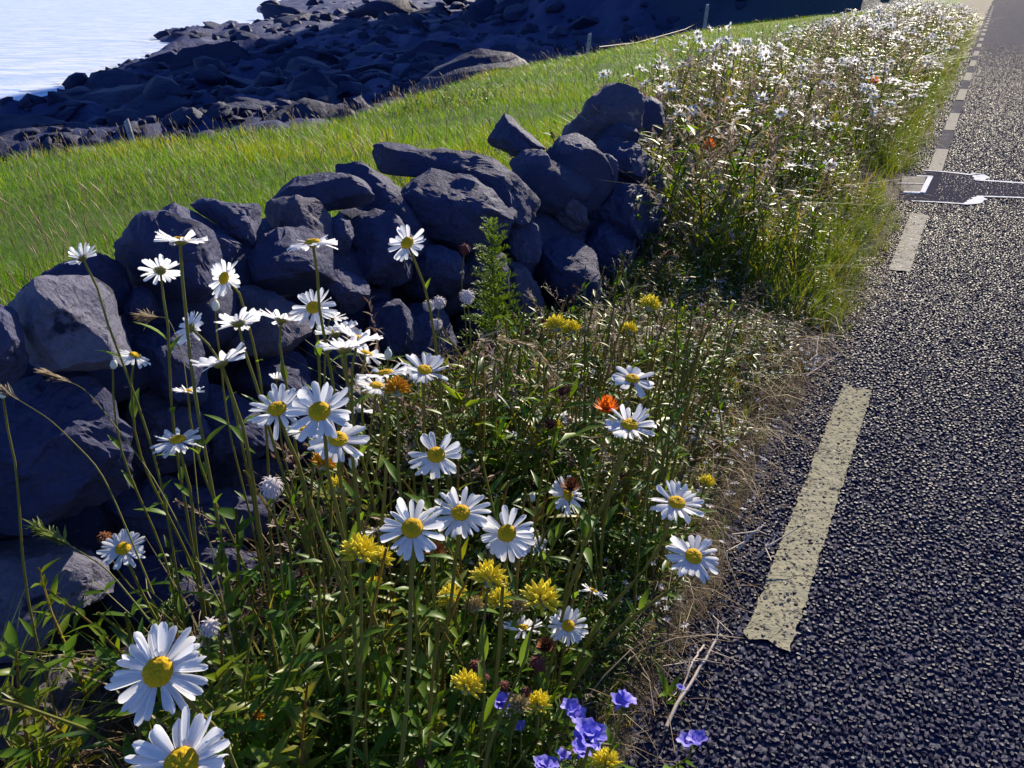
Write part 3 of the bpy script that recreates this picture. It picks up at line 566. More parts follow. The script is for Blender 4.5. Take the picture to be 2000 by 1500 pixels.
def pinnate(seed):
    R = np.random.default_rng(seed); parts = []
    for b in range(3):
        a = R.uniform(0, 6.28); sp = R.uniform(.3, .9); P = bez((0, 0, 0), (0, 0, .4), (math.cos(a)*sp*.3, math.sin(a)*sp*.3, .8), (math.cos(a)*sp, math.sin(a)*sp, R.uniform(.7, 1)), 7)
        parts.append((*tube(P, np.linspace(.008, .003, 7), 3), 0))
        for i in range(1, 7):
            for sgn in (-1, 1): parts.append((*xf(leaf(.2*R.uniform(.7, 1.2), .06, .2, .3, 3), rotm('Z', a+sgn*1.0+R.uniform(-.2, .2))@rotm('Y', -R.uniform(-.1, .7)), 1, P[i]), 1))
    return cat(parts)
def rosette(seed):
    R = np.random.default_rng(seed); parts = []
    for i in range(8): parts.append((*xf(leaf(R.uniform(.6, 1), R.uniform(.22, .34), .35, .25, 6, .7), rotm('Z', i*.8+R.uniform(-.3, .3))@rotm('Y', -R.uniform(.2, .8)), 1), 1))
    return cat(parts)
def ballstalk(seed):
    R = np.random.default_rng(seed); P = np.stack([.1*np.sin(np.linspace(0, 2, 5)+seed), 0*np.arange(5), np.linspace(0, .93, 5)], 1); parts = [(*tube(P, np.linspace(.007, .004, 5), 3), 0)]
    for i in range(22):
        d = R.normal(size=3); d[2] = abs(d[2])*.8; parts.append((*xf(leaf(.075, .03, -.2, .5, 3), rotm('Z', math.atan2(d[1], d[0]))@rotm('Y', -math.asin(d[2]/np.linalg.norm(d))), 1, P[-1]), 1))
    return cat(parts)
def strand(seed):
    R = np.random.default_rng(seed); a = R.uniform(.3, 1.1); P = bez((0, 0, 0), (.2, R.uniform(-.2, .2), .5*a), (.6, R.uniform(-.3, .3), .7*a), (1, R.uniform(-.2, .2), R.uniform(0, .5)*a), 5); return cat([(*tube(P, np.linspace(.008, .003, 5), 3), 0)])
T_leafy = [leafy(i) for i in range(6)]; T_leafy2 = [leafy(20+i, 26, .12, .028) for i in range(4)]; T_broad = [leafy(40+i, 9, .22, .07) for i in range(4)]
T_tuft = [tuft(i) for i in range(6)]; T_wide = [tuft(30+i, 7, .02, 1.1) for i in range(5)]; T_dry = [drystalk(i) for i in range(6)]; T_pin = [pinnate(i) for i in range(5)]; T_ros = [rosette(i) for i in range(4)]
T_bank = [leafy(70+i, 15, .17, .038, 1.0, 3, 3) for i in range(4)]+[leafy(80+i, 22, .13, .032, 1.0, 3, 3) for i in range(4)]
T_ball = [ballstalk(i) for i in range(5)]; T_str = [strand(i) for i in range(8)]

def scat(n, s0, s1, t0, t1, dens=None, near=.0):
    s = rng.uniform(s0, s1, n*4); t_ = rng.uniform(t0, t1, n*4); P = np.concatenate([xy(s, t_), ground_z(s, t_)[:, None]-.005], 1)
    a, b, c = proj(P); k = (a > -150) & (a < 2100) & (b < 1720) & (P[:, 1] > .5)
    if dens is not None: k &= rng.uniform(size=len(s)) < dens(s, t_)
    if near: k &= rng.uniform(size=len(s)) < (near/np.maximum(c, near))**1.6
    I = np.where(k)[0][:n]; return P[I], s[I], t_[I], c[I]
def left_sparse(s, t): return np.where((t > .82) & (s < 1.5), .09, 1.0)*np.where(t < .42, .3, 1)
def hv(s, t): return np.interp(t, [.25, .4, .6, .8, 1.1, 1.3], [.05, .11, .26, .35, .34, .30])*(.85+.3*n2(s, t, 3, 2))*(1-.34*sstep(1.6, 2.5, s))
NW = (.0, 3.7, .34, 1.24)
P, s, t_, c = scat(640, *NW, dens=lambda s, t: left_sparse(s, t)*np.where(s > 1.6, .28, 1)); stamp('leafy_undergrowth', T_leafy+T_leafy2, P, hv(s, t_)*rng.uniform(.8, 1.35, len(P)), [M['g_stem'], M['g_leaf']], rng.normal(0, .18, (len(P), 2))+[.12, .0], widen=1.15)
P, s, t_, c = scat(150, *NW, dens=left_sparse); stamp('broad_leaved_undergrowth', T_broad+T_ros, P, hv(s, t_)*rng.uniform(.4, .9, len(P)), [M['g_stem'], M['g_leaf']], rng.normal(0, .2, (len(P), 2)))
P, s, t_, c = scat(400, *NW, dens=lambda s, t: left_sparse(s, t)*np.where(s > 1.6, .6, 1)); stamp('vetch_foliage', T_pin, P, hv(s, t_)*rng.uniform(.5, 1.1, len(P)), [M['g_stem'], M['g_leaf']], rng.normal(0, .2, (len(P), 2)))
P, s, t_, c = scat(1000, *NW, dens=lambda s, t: left_sparse(s, t)); stamp('verge_grass', T_tuft+T_wide, P, hv(s, t_)*rng.uniform(.6, 1.3, len(P)), [M['vgrass']], rng.normal(0, .3, (len(P), 2)), widen=.8)
P, s, t_, c = scat(640, .9, 3.7, .34, 1.24, dens=lambda s, t: np.where(s < 1.5, .35, 1.)); stamp('dry_stalks', T_dry, P, hv(s, t_)*rng.uniform(.7, 1.35, len(P)), [M['dry'], M['mauve']], rng.normal(0, .3, (len(P), 2)))
P, s, t_, c = scat(150, .9, 3.7, .45, 1.2); stamp('maroon_seed_stalks', T_ball, P, hv(s, t_)*rng.uniform(.8, 1.3, len(P)), [M['dry'], M['maroon_s']], rng.normal(0, .25, (len(P), 2)), widen=.8)
P, s, t_, c = scat(4400, .3, 4.2, .24, .75, dens=lambda s, t: np.exp(-((t-.40)/.14)**2)+.15); stamp('dead_grass_litter', T_str, P, rng.uniform(.03, .12, len(P)), [M['dry']], widen=1)
P, s, t_, c = scat(2900, .3, 3.7, .4, 1.25); stamp('dead_stem_litter', T_str, P, rng.uniform(.10, .26, len(P)), [M['dry']])
def barestem(seed):
    R = np.random.default_rng(seed); P = np.stack([.06*np.sin(np.linspace(0, 2.5, 7)+seed), .05*np.cos(np.linspace(0, 2, 7)+seed), np.linspace(0, 1, 7)], 1); pr = [(*tube(P, np.linspace(.0075, .004, 7), 4), 0)]
    for i in range(5):
        h = R.uniform(.25, .9); pr.append((*xf(leaf(.09, .022, .3, .4, 4), rotm('Z', R.uniform(0, 6.28))@rotm('Y', -R.uniform(.4, 1.1)), 1, [np.interp(h, P[:, 2], P[:, 0]), np.interp(h, P[:, 2], P[:, 1]), h]), 1))
    return cat(pr)
P, s, t_, c = scat(230, .5, 2.4, .45, .95); stamp('tall_bare_stems', [barestem(i) for i in range(6)], P, rng.uniform(.28, .55, len(P)), [M['g_stem'], M['g_leaf']], rng.normal(0, .12, (len(P), 2))+[.05, 0])
# little white flower heads close to the road edge
def speckt(seed):
    R = np.random.default_rng(seed); return cat([(*xf(leaf(1, .7, .2, .3, 3), rotm('Z', i*1.2)@rotm('Y', -R.uniform(.1, .9)), 1), 0) for i in range(5)])
P, s, t_, c = scat(1100, 1.4, 4.6, .32, .95, dens=lambda s, t: .3+.7*sstep(.05, .4, n2(s, t, 2.2, 2, 4))); P[:, 2] += hv(s, t_)*rng.uniform(.4, 1.0, len(P)); stamp('small_white_flowers', [speckt(i) for i in range(4)], P, rng.uniform(.005, .011, len(P)), [M['speck']])

# beyond the wall: the bank of daisies
def hv2(s, t): return np.interp(t, [.25, .4, .7, 1.2, 4], [.07, .15, .40, .54, .44])*(.85+.35*n2(s, t, 1.2, 2))
def cover2(s, t): return np.where((s > 5.9) & (s < 7.1) & (t < .62), .0, 1)*(1-sstep(0, .9, t-np.minimum(1.4+.17*(s-4), 3.1)))
FW2 = (3.6, 42, .30, 4.6)
P, s, t_, c = scat(3000, *FW2, dens=cover2, near=4); stamp('bank_undergrowth', T_bank, P, hv2(s, t_)*rng.uniform(.7, 1.2, len(P)), [M['g_stem'], M['g_leaf']], rng.normal(0, .18, (len(P), 2)), rng.uniform(.3, 1, len(P)), widen=1.1+.05*c)
P, s, t_, c = scat(2000, *FW2, dens=cover2, near=5); stamp('bank_dry_stalks', T_dry, P, hv2(s, t_)*rng.uniform(.8, 1.3, len(P)), [M['dry'], M['mauve']], rng.normal(0, .25, (len(P), 2)), widen=1+.05*c)
P, s, t_, c = scat(4300, *FW2, dens=lambda s, t: cover2(s, t)*np.where(t < 1, 1, .5), near=4); stamp('bank_grass', T_tuft+T_wide, P, hv2(s, t_)*rng.uniform(.7, 1.2, len(P)), [M['vgrass']], rng.normal(0, .3, (len(P), 2))-[.1, 0], widen=1+.08*c)

P, s, t_, c = scat(2100, 3.4, 30, .24, .62, dens=lambda s, t: np.where((s > 5.9) & (s < 7.0), .05, 1.), near=4); stamp('road_edge_grass', T_tuft+T_wide, P, rng.uniform(.06, .15, len(P))*(.6+sstep(.25, .5, t_)), [M['vgrass']], rng.normal(0, .3, (len(P), 2))+[.1, -.05], rng.uniform(.1, .85, len(P)), widen=.9+.06*c)
P, s, t_, c = scat(2600, 3.8, 14, .24, .75, near=4); stamp('bank_litter', T_str, P, rng.uniform(.05, .15, len(P)), [M['dry']], widen=1.2)
P, s, t_, c = scat(420, 4.5, 16, 2.6, 7.5, dens=lambda s, t: sstep(.1, .4, n2(s, t, .45, 2, 5))); stamp('field_weeds', T_broad+T_leafy2, P, rng.uniform(.16, .30, len(P)), [M['g_stem'], M['g_leaf']], rng.normal(0, .2, (len(P), 2)), rng.uniform(0, .5, len(P)), widen=1.6)
# field grass
def blade(seed):
    R = np.random.default_rng(seed); n = 3; u = np.linspace(0, 1, n); sp = R.uniform(.15, .6); w = .022*(1-u**1.6)+.002
    C = np.stack([sp*u**1.7, 0*u, u-.2*sp*u**2], 1); return np.concatenate([C+np.array([0, 1, 0])*w[:, None], C-np.array([0, 1, 0])*w[:, None]]), quads2tri([[k, k+1, n+k+1, n+k] for k in range(n-1)]), np.zeros(4, int)
def scat_field(n):
    m_ = n*6; D = 2.2*np.exp(rng.uniform(0, math.log(65/2.2), m_)); A = rng.uniform(-.64, .64, m_); x = D*np.tan(A); y = D; s = x*RD[0]+y*RD[1]; t_ = x*RN[0]+y*RN[1]
    k = (t_ > np.where(s < 3.8, wall_t(s)+.42, 2.2+.05*(s-4))) & (t_ < field_edge(s)+.7) & (s > -3); I = np.where(k)[0][:n]; s, t_ = s[I], t_[I]
    P = np.concatenate([xy(s, t_), (ground_z(s, t_)-(np.clip(t_-field_edge(s), 0, None)**1.4)*.75)[:, None]-.015], 1); return P, s, t_, D[I]
P, s, t_, D = scat_field(125000); cl_ = .6*n2(P[:, 0], P[:, 1], 1.3, 3, 2)+.8*n2(P[:, 0], P[:, 1], .33, 2, 7)
ln = np.array([-.55, .05]); stamp('field_grass', [blade(i) for i in range(8)], P, (.088+.042*cl_+.001*D)*rng.uniform(.7, 1.35, len(P)), [M['field']], rng.normal(0, .25, (len(P), 2))+ln*.25, np.clip(rng.uniform(0, 1.0, len(P))**1.2+.35*cl_+.08*sstep(9, 13, t_), 0, 1), widen=np.clip(.55+.06*D, .6, 2.2))
P, s, t_, D = scat_field(5200)
def seedstalk(seed):
    R = np.random.default_rng(seed); P = np.stack([.1*np.linspace(0, 1, 5)**2, 0*np.arange(5), np.linspace(0, 1, 5)], 1); return cat([(*tube(P, np.linspace(.006, .004, 5), 3), 0), (*tube([P[3]+[0, 0, -.02], (P[3]+P[4])/2, P[4]], [.004, .016, .003], 3), 0)])
kq = (rng.uniform(size=len(P)) < .35+.65*sstep(-2.5, -.3, t_-field_edge(s))); P, D = P[kq], D[kq]; stamp('field_seed_stalks', [seedstalk(i) for i in range(4)], P, rng.uniform(.22, .36, len(P)), [M['dry']], rng.normal(0, .15, (len(P), 2))+ln*.3, np.clip(rng.uniform(.4, 1, len(P)), 0, 1), widen=np.clip(.6+.04*D, .6, 1.6))

# ------------------------------------------------------------------ flowers
def petal_mesh(seed):
    R = np.random.default_rng(seed); nu, nv = 9, 5; u = np.linspace(0, 1, nu)[:, None]; v = np.linspace(-1, 1, nv)[None]
    w = .122*np.interp(u, [0, .15, .5, .8, .93, 1], [.38, .62, .95, 1, .78, .42]); tip = 1-.05*(1-np.abs(v))*(u > .95)-.05*v**2*(u > .9)
    x = u*tip; y = v*w+.05*R.normal()*u**2; bend = R.uniform(-.10, .16); z = -bend*u**2+.05*R.normal()*u*v-.02*np.cos(v*math.pi*1.5)*np.sin(u*math.pi)-.03*v**2
    return mesh('petal', np.stack([x, y, z+0*x], -1).reshape(-1, 3), gridq(nu, nv), [M['petal']])
PET = [petal_mesh(i) for i in range(12)]
def dome(r, h, nu=9, nv=20, bumpy=.06, mat='disc', name='disc', dip=.25, under=-.35):
    th = np.linspace(0, math.pi*.5, nu)[:, None]; ph = (np.arange(nv)*2*math.pi/nv)[None]; x = r*np.sin(th)*np.cos(ph); y = r*np.sin(th)*np.sin(ph); rr = np.sin(th)
    z = h*np.cos(th)-dip*h*np.exp(-(rr/.35)**2)+0*ph; P = np.stack([x, y, z], -1).reshape(-1, 3); P = P+P/(np.linalg.norm(P, axis=1)[:, None]+1e-6)*r*bumpy*(vn(P/r*13+3.3))[:, None]
    T = quads2tri(gridq(nu, nv, True)); b = len(P); P = np.concatenate([P, [[0, 0, under*h]]]); e = (nu-1)*nv; T = np.concatenate([T, [[e+i, b, e+(i+1) % nv] for i in range(nv)]]); return mesh(name, P, T, [M[mat]])
DISC = dome(1, .5, 16, 36, .10); CAL = None
v_, t_c = blob((1, 1, .55), 77, 0, .03, 8, 12); CAL = mesh('calyx', v_, t_c, [M['stem']])
LEAFM = [mesh('leaf', *leaf(1, .26, b, .35, 6, .75), [M['leaf']]) for b in (.15, .35, .55)]
def frame(n, spin=0):
    n = Vector(n).normalized(); return Matrix.Rotation(0, 4, 'X') if n.length == 0 else n.to_track_quat('Z', 'Y').to_matrix().to_4x4() @ Matrix.Rotation(spin, 4, 'Z')
def camn(a, b, c): v = RT*a+UP*b-FW*c; return v/np.linalg.norm(v)
def child(name, me, parent, mw):
    o = put(name, me, (0, 0, 0), parent); o.matrix_local = Matrix.Translation(-Vector(parent.location)) @ mw; return o
def head_pos(px, py, d, real, tmax=1.08, hmin=.30):
    zc = F*real/d
    while (st(at(px, py, zc))[1] > tmax or at(px, py, zc)[2] < hmin) and zc > .4: zc *= .97
    return at(px, py, zc), d*zc/F
def root_of(P, lean=.12, R=random):
    s, t_ = st(P); t0 = min(max(t_+R.uniform(-.02, lean), .46), 1.18); s0 = max(s+R.uniform(-.08, .14), .5)
    q = xy(s0, t0); return np.array([*q, float(ground_z(s0, t0))-.01])
def stem(parent, root, P, n, r=.0024, name='stem', mat='stem'):
    h = P[2]-root[2]; C = bez(root, root+np.array([random.uniform(-.04, .04), random.uniform(-.04, .04), .45*h]), P-np.asarray(n)*min(.28*h, .12)+np.array([0, 0, -.05*h]), P, 12)
    C[2:-2] += np.stack([np.sin(np.linspace(0, 6, 8)+random.random()*6)*.004, np.cos(np.linspace(0, 5, 8)+random.random()*6)*.004, np.zeros(8)], 1)
    v, t_ = tube(C-root, np.linspace(r*1.25, r*.85, 12), 7); put(name, mesh(name, v, t_, [M[mat]]), (0, 0, 0), parent); return C
def stem_leaves(parent, C, n, size=.05):
    for i in range(n):
        k = random.uniform(.12, .8)*(len(C)-1); i0 = int(k); p = C[i0]+(C[min(i0+1, len(C)-1)]-C[i0])*(k-i0); a = random.uniform(0, 6.28)
        child('leaf', random.choice(LEAFM), parent, Matrix.Translation(Vector(p)) @ Matrix.Rotation(a, 4, 'Z') @ Matrix.Rotation(-random.uniform(.5, 1.2), 4, 'Y') @ Matrix.Scale(size*random.uniform(.6, 1.2), 4))
def daisy(px, py, d, n, label, cup=.25, np_=None, real=.08, droop=0.0, tmax=1.08, rdk=.152):
    P, D = head_pos(px, py, d, real, tmax); nw = camn(*n); root = root_of(P); o = thing('daisy', root, label, 'daisy', 'white daisies in front of the stone wall')
    C = stem(o, root, P-nw*D*.07, nw, .0021*D/.08+.0006); stem_leaves(o, C, random.randint(3, 6))
    Fm = Matrix.Translation(Vector(P)) @ frame(nw, random.random()*6); rd = D*rdk
    child('calyx', CAL, o, Fm @ Matrix.Translation((0, 0, -D*.045)) @ Matrix.Scale(rd*.82, 4))
    child('disc', DISC, o, Fm @ Matrix.Translation((0, 0, -D*.012)) @ Matrix.Scale(rd, 4))
    k = np_ or random.randint(21, 26); L = D*.5-rd*.72
    for i in range(k):
        if random.random() < .04: continue
        a = i*2*math.pi/k+random.uniform(-.09, .09); tl = cup+random.gauss(0, .13)-(.5 if random.random() < .06 else 0)
        child('petal', random.choice(PET), o, Fm @ Matrix.Rotation(a, 4, 'Z') @ Matrix.Translation((rd*.72, 0, -D*.014-.0006*(i % 3))) @ Matrix.Rotation(-tl, 4, 'Y') @ Matrix.Rotation(random.uniform(-.25, .25), 4, 'X') @ Matrix.Diagonal((L*random.uniform(.84, 1.1), L*random.uniform(.9, 1.25)*max(22/k, .85), L, 1)))
    return o
DA = [
 (160, 503, 66, (-.6, .75, -.15), 'white daisy leftmost of all, seen from behind against the field grass', .5),
 (352, 468, 105, (.05, .95, .08), 'topmost flat side-on white daisy in front of the left stones', .2),
 (313, 527, 78, (-.25, .70, -.45), 'white daisy with its back turned, just left of the highest side-on daisy', .2),
 (437, 543, 84, (-.45, .15, .85), 'white daisy tilted left showing a dark centre, in front of the left stones', .15),
 (610, 472, 100, (-.1, .90, .30), 'side-on white daisy with raised yellow centre, alone above the middle cluster', .0),
 (795, 474, 86, (-.25, .35, .90), 'tall white daisy with greenish centre, alone in front of the wall middle', .2),
 (612, 600, 92, (.0, .45, .90), 'white daisy facing out with yellow centre, straight below the side-on one', .1),
 (646, 618, 70, (.35, .85, -.15), 'narrow side-on white daisy peeping out behind another daisy head', .5),
 (465, 629, 96, (-.25, .92, -.22), 'broad white daisy seen from below, below the closed round bud', .35),
 (550, 622, 88, (.15, .95, -.10), 'flat white daisy seen from the side, between two larger daisies', .3),
 (370, 640, 78, (-.85, .35, -.15), 'ragged white daisy facing left in profile on the left', .2),
 (264, 693, 70, (.35, .75, .2), 'drooping white daisy beside the bud in front of the lichened boulder', -.3),
 (430, 706, 114, (-.35, .85, .05), 'large white daisy with petals swept up to the right over dark gap', .35),
 (672, 678, 118, (-.1, .90, .05), 'big white daisy at the front of the crowded cluster by the wall', .45),
 (700, 660, 96, (.3, .85, .0), 'white daisy at the back of the crowded cluster by the wall', .45),
 (752, 728, 108, (-.15, .92, .15), 'side-on white daisy partly hidden behind the golden vetch head', .15),
 (830, 722, 96, (.15, .78, .58), 'white daisy with yellow centre right of the golden vetch head', .3),
 (540, 740, 40, (.0, .97, -.10), 'small half opened white daisy above the big pair', .9),
 (368, 763, 66, (.05, .97, .0), 'small side-on white daisy low in front of grey stone on the left', .2),
 (541, 798, 122, (-.05, .68, .70), 'large white daisy at the left of the big overlapping pair', .2),
 (624, 803, 140, (.05, .50, .85), 'largest white daisy of the middle cluster with a big yellow centre', .12),
 (660, 857, 122, (.15, .70, .68), 'white daisy at the lower right of the big overlapping pair', .1),
 (347, 858, 100, (-.05, .86, .42), 'untidy white daisy with drooping petals alone on the left', .0),
 (700, 800, 66, (.3, .9, -.1), 'pale white daisy half hidden behind the largest middle daisy', .3),
 (852, 888, 114, (.08, .58, .80), 'round white daisy standing alone in the centre of the verge', .05),
 (1235, 739, 92, (.05, .80, .58), 'white daisy above the orange marigold with few spread petals', .1),
 (1080, 810, 64, (-.1, .95, .05), 'small side-on white daisy left of the orange marigold', .15),
 (1128, 821, 42, (.1, .96, .0), 'tiny side-on white daisy tucked beside the orange marigold', .4),
 (1230, 829, 110, (.02, .78, .58), 'white daisy just below and right of the orange marigold', .25),
 (1110, 966, 84, (.62, .30, .62), 'white daisy turned to the right and seen at a slant', .0),
 (1322, 981, 110, (.08, .76, .60), 'white daisy upper one of the two at the road edge', .1),
 (1355, 1086, 110, (.08, .64, .72), 'white daisy lower one of the two at the road edge', .1),
 (240, 1071, 92, (.15, .64, .70), 'white daisy on the left beside a brown seed head', .1),
 (805, 1031, 138, (.0, .56, .80), 'large white daisy at the left of the row of three', .08),
 (900, 1001, 118, (.02, .62, .74), 'white daisy in the middle of the row of three, highest', .1),
 (990, 1041, 118, (-.08, .50, .84), 'white daisy at the right of the row of three', .08),
 (1036, 1056, 72, (.3, .75, .5), 'smaller white daisy overlapped by the right one of the three', .1),
 (735, 1036, 66, (-.35, .92, -.05), 'side-on white daisy poking out left of the row of three', .3),
 (1160, 1154, 58, (.38, .88, -.05), 'small back-turned white daisy right of the yellow vetch', .05),
 (1022, 1226, 86, (.0, .96, .05), 'side-on white daisy below the yellow vetch heads', .35),
 (1110, 1222, 80, (-.05, .60, .76), 'small white daisy with yellow centre low near the road edge', .05),
 (655, 648, 92, (-.2, .88, .2), 'white daisy behind the front one of the crowded cluster', .4),
 (716, 690, 84, (.35, .85, .15), 'white daisy at the right fringe of the crowded cluster', .3),
 (735, 752, 84, (.1, .85, .35), 'white daisy with petals touching the golden vetch stem', .2),
 (598, 838, 84, (-.1, .8, .3), 'white daisy peeping from below the big overlapping pair', .1),
 (308, 1312, 192, (.02, .45, .88), 'very large white daisy at lower left with many petals', .05),
 (354, 1492, 215, (.08, .62, .76), 'very large white daisy cut off by the bottom of the picture', .3),
]
for a in DA:
    daisy(*a[:5], cup=a[5], np_=(32 if a[2] > 180 else (13 if 'few' in a[4] else None)), real=.08 if a[2] < 180 else .085)
# closed buds
v_, t_b = blob((.55, .55, .8), 55, 0, .05, 10, 14); pts = [(v_, t_b, 0)]
for i in range(16): pts.append((*xf(leaf(1.25, .42, -.35, .5, 5, .6), rotm('Z', i*2.4)@rotm('Y', -1.22-.15*(i % 2)), 1, (0, 0, -.25)), 0))
for i in range(10): pts.append((*xf(leaf(.75, .4, -.5, .5, 4, .6), rotm('Z', i*.63)@rotm('Y', -.75), 1, (0, 0, -.75)), 1))
vb, tb, mb = cat(pts); BUD = mesh('bud', vb, tb, [M['bud'], M['stem']], mb)
for px, py, d, lab in ((421, 597, 28, 'closed white bud below the dark centred tilted daisy'), (758, 692, 28, 'closed white bud above the golden vetch head'), (690, 904, 32, 'closed white bud beside the yellow vetch in mid verge'), (222, 712, 24, 'closed cream bud in front of the lichened boulder'), (5, 770, 22, 'closed cream bud at the left picture edge'), (1040, 972, 22, 'closed white bud left of the slanting daisy')):
    P, D = head_pos(px, py, d, .026); n = camn(random.uniform(-.2, .2), .95, .1); root = root_of(P); o = thing('daisy_bud', root, lab, 'flower bud', 'closed daisy buds')
    C = stem(o, root, P-n*D*.4, n, .0018); stem_leaves(o, C, 3, .04); child('bud', BUD, o, Matrix.Translation(Vector(P)) @ frame(n) @ Matrix.Scale(D*.5, 4))
# yellow vetch
fl = cat([(*tube(bez((0, 0, 0), (0, 0, .4), (.03, 0, .7), (.13, 0, 1), 6), [.08, .11, .14, .16, .14, .05], 6), 0), (*xf(leaf(.42, .36, -.5, .5, 4, .6), rotm('Y', -1.0), 1, (.05, 0, .72)), 0)])
FLM = {k: mesh('floret', fl[0], fl[1], [M[k]]) for k in ('vetch', 'vetch_pale', 'vetch_gold')}
v_, t_v = blob((1, 1, .9), 61, 0, .06, 9, 12); VCAL = mesh('calyx', v_, t_v, [M['calyx']])
VE = [(890, 1150, 36, 'yellow vetch head upper left in the middle vetch group', 'vetch', 1), (985, 1142, 36, 'yellow vetch head tucked behind the middle vetch group', 'vetch', 1), (730, 1140, 32, 'half opened vetch head below the wide left one', 'vetch', .9), (1228, 642, 30, 'greenish yellow vetch head below the highest one', 'vetch', 1.2), (775, 757, 46, 'golden orange vetch head standing upright in front of two daisies', 'vetch_gold', .8), (632, 902, 44, 'yellow vetch head under the big overlapping daisies', 'vetch_gold', .9), (655, 946, 36, 'smaller yellow vetch head below and right of another', 'vetch', .9), (702, 1074, 64, 'wide yellow vetch head left of the row of three daisies', 'vetch', 1.1), (742, 1088, 46, 'yellow vetch head joined to the right of a wider one', 'vetch', 1),
 (955, 1124, 58, 'yellow vetch head under the row of three daisies', 'vetch', 1.1), (974, 1170, 44, 'yellow vetch head directly below another in the middle', 'vetch', 1), (878, 1166, 44, 'low yellow vetch head left in the middle vetch group', 'vetch', 1), (925, 1182, 38, 'faded cream vetch head in the middle vetch group', 'vetch_pale', .9), (1015, 1182, 34, 'small faded vetch head between two yellow heads', 'vetch_pale', .9), (1060, 1166, 66, 'largest yellow vetch head right in the middle vetch group', 'vetch', 1.15),
 (914, 1336, 54, 'yellow vetch head low down left of the blue flowers', 'vetch', 1.1), (1014, 1376, 38, 'faded yellow vetch head beside the blue flowers', 'vetch_pale', 1), (1050, 1372, 46, 'bright yellow vetch head beside the blue flowers', 'vetch', 1), (1182, 1487, 50, 'yellow vetch head cut by the bottom edge near the road', 'vetch', 1), (1270, 594, 38, 'yellow vetch head highest, at the right end of the wall', 'vetch', 1.3), (1085, 632, 40, 'yellow vetch head left of a pair at the wall foot', 'vetch', 1.3), (1115, 640, 34, 'yellow vetch head right of a pair at the wall foot', 'vetch', 1.3), (502, 1400, 26, 'tiny yellow vetch head low among dark leaves', 'vetch_gold', .8), (1082, 830, 28, 'small yellow vetch head under a side-on daisy', 'vetch', 1), (1380, 940, 28, 'small yellow vetch head near the road edge', 'vetch', 1)]
for px, py, d, lab, mk, k in VE:
    P, D = head_pos(px, py, d, .036*k, 1.12); n = camn(random.uniform(-.3, .3), .85, random.uniform(.1, .45)); root = root_of(P, .1); o = thing('yellow_vetch', root, lab, 'vetch flower', 'yellow vetch heads')
    C = stem(o, root, P-Vector(n)*D*.35, n, .002); stem_leaves(o, C, 5, .055); Fm = Matrix.Translation(Vector(P)) @ frame(n)
    child('calyx', VCAL, o, Fm @ Matrix.Translation((0, 0, -D*.18)) @ Matrix.Scale(D*.27, 4))
    for i in range(5): child('leaf', LEAFM[0], o, Fm @ Matrix.Translation((0, 0, -D*.35)) @ Matrix.Rotation(i*1.26+.3, 4, 'Z') @ Matrix.Rotation(-random.uniform(.1, .5), 4, 'Y') @ Matrix.Scale(D*.7, 4))
    nf = 40
    for i in range(nf):
        th = math.acos(1-(i+.5)/nf*1.05); ph = i*2.39996+random.uniform(-.2, .2)
        child('floret', FLM[mk], o, Fm @ Matrix.Translation((0, 0, -D*.16)) @ Matrix.Rotation(ph, 4, 'Z') @ Matrix.Rotation(th, 4, 'Y') @ Matrix.Translation((0, 0, D*.12)) @ Matrix.Rotation(math.pi, 4, 'Z') @ Matrix.Diagonal((D*.42, D*.42, D*random.uniform(.42, .54), 1)))
# marigolds and withered orange heads
pts = []
for ring, (nn, el, L) in enumerate(((14, .15, .95), (13, .5, .9), (11, .85, .8), (8, 1.15, .7), (5, 1.4, .6))):
    for i in range(nn): pts.append((*xf(leaf(L, .46, -.3, -.3, 5, .45), rotm('Z', i*6.283/nn+ring*.3)@rotm('Y', -el), 1, (0, 0, .1*ring-.15)), 0))
vm, tm_, mm = cat(pts); MAR = {k: mesh('flower_head', vm, tm_, [M[k]]) for k in ('orange', 'rust')}
for px, py, d, lab, mk, nm in ((1185, 798, 44, 'bright orange double marigold above a white daisy', 'orange', 'orange_marigold'), (1115, 952, 36, 'dull orange flower head behind the slanting daisy', 'rust', 'withered_flower'), (1065, 1264, 38, 'withered rusty orange head below the low daisies', 'rust', 'withered_flower'), (850, 1080, 40, 'withered brown head under the middle daisy of three', 'rust', 'withered_flower'), (1385, 286, 26, 'orange flower head beyond the right end of the wall', 'orange', 'orange_marigold'), (1480, 392, 20, 'small orange flower head low in the bank of daisies', 'orange', 'orange_marigold'), (1708, 160, 18, 'orange flower head far back among the massed daisies', 'orange', 'orange_marigold')):
    if py < 400:
        P = at(px, py, {1385: 4.6, 1480: 4.9, 1708: 8.0}[px]); D = d*proj(P)[2]/F; s, t_ = st(P); root = np.array([*xy(s, t_), float(ground_z(s, t_))])
    else: P, D = head_pos(px, py, d, .034, 1.0); root = root_of(P)
    n = camn(0, .9, .3); o = thing(nm, root, lab, 'flower', None); C = stem(o, root, P-n*D*.25, n, .002); stem_leaves(o, C, 4); child('flower_head', MAR[mk], o, Matrix.Translation(Vector(P)) @ frame(n) @ Matrix.Scale(D*.72, 4))
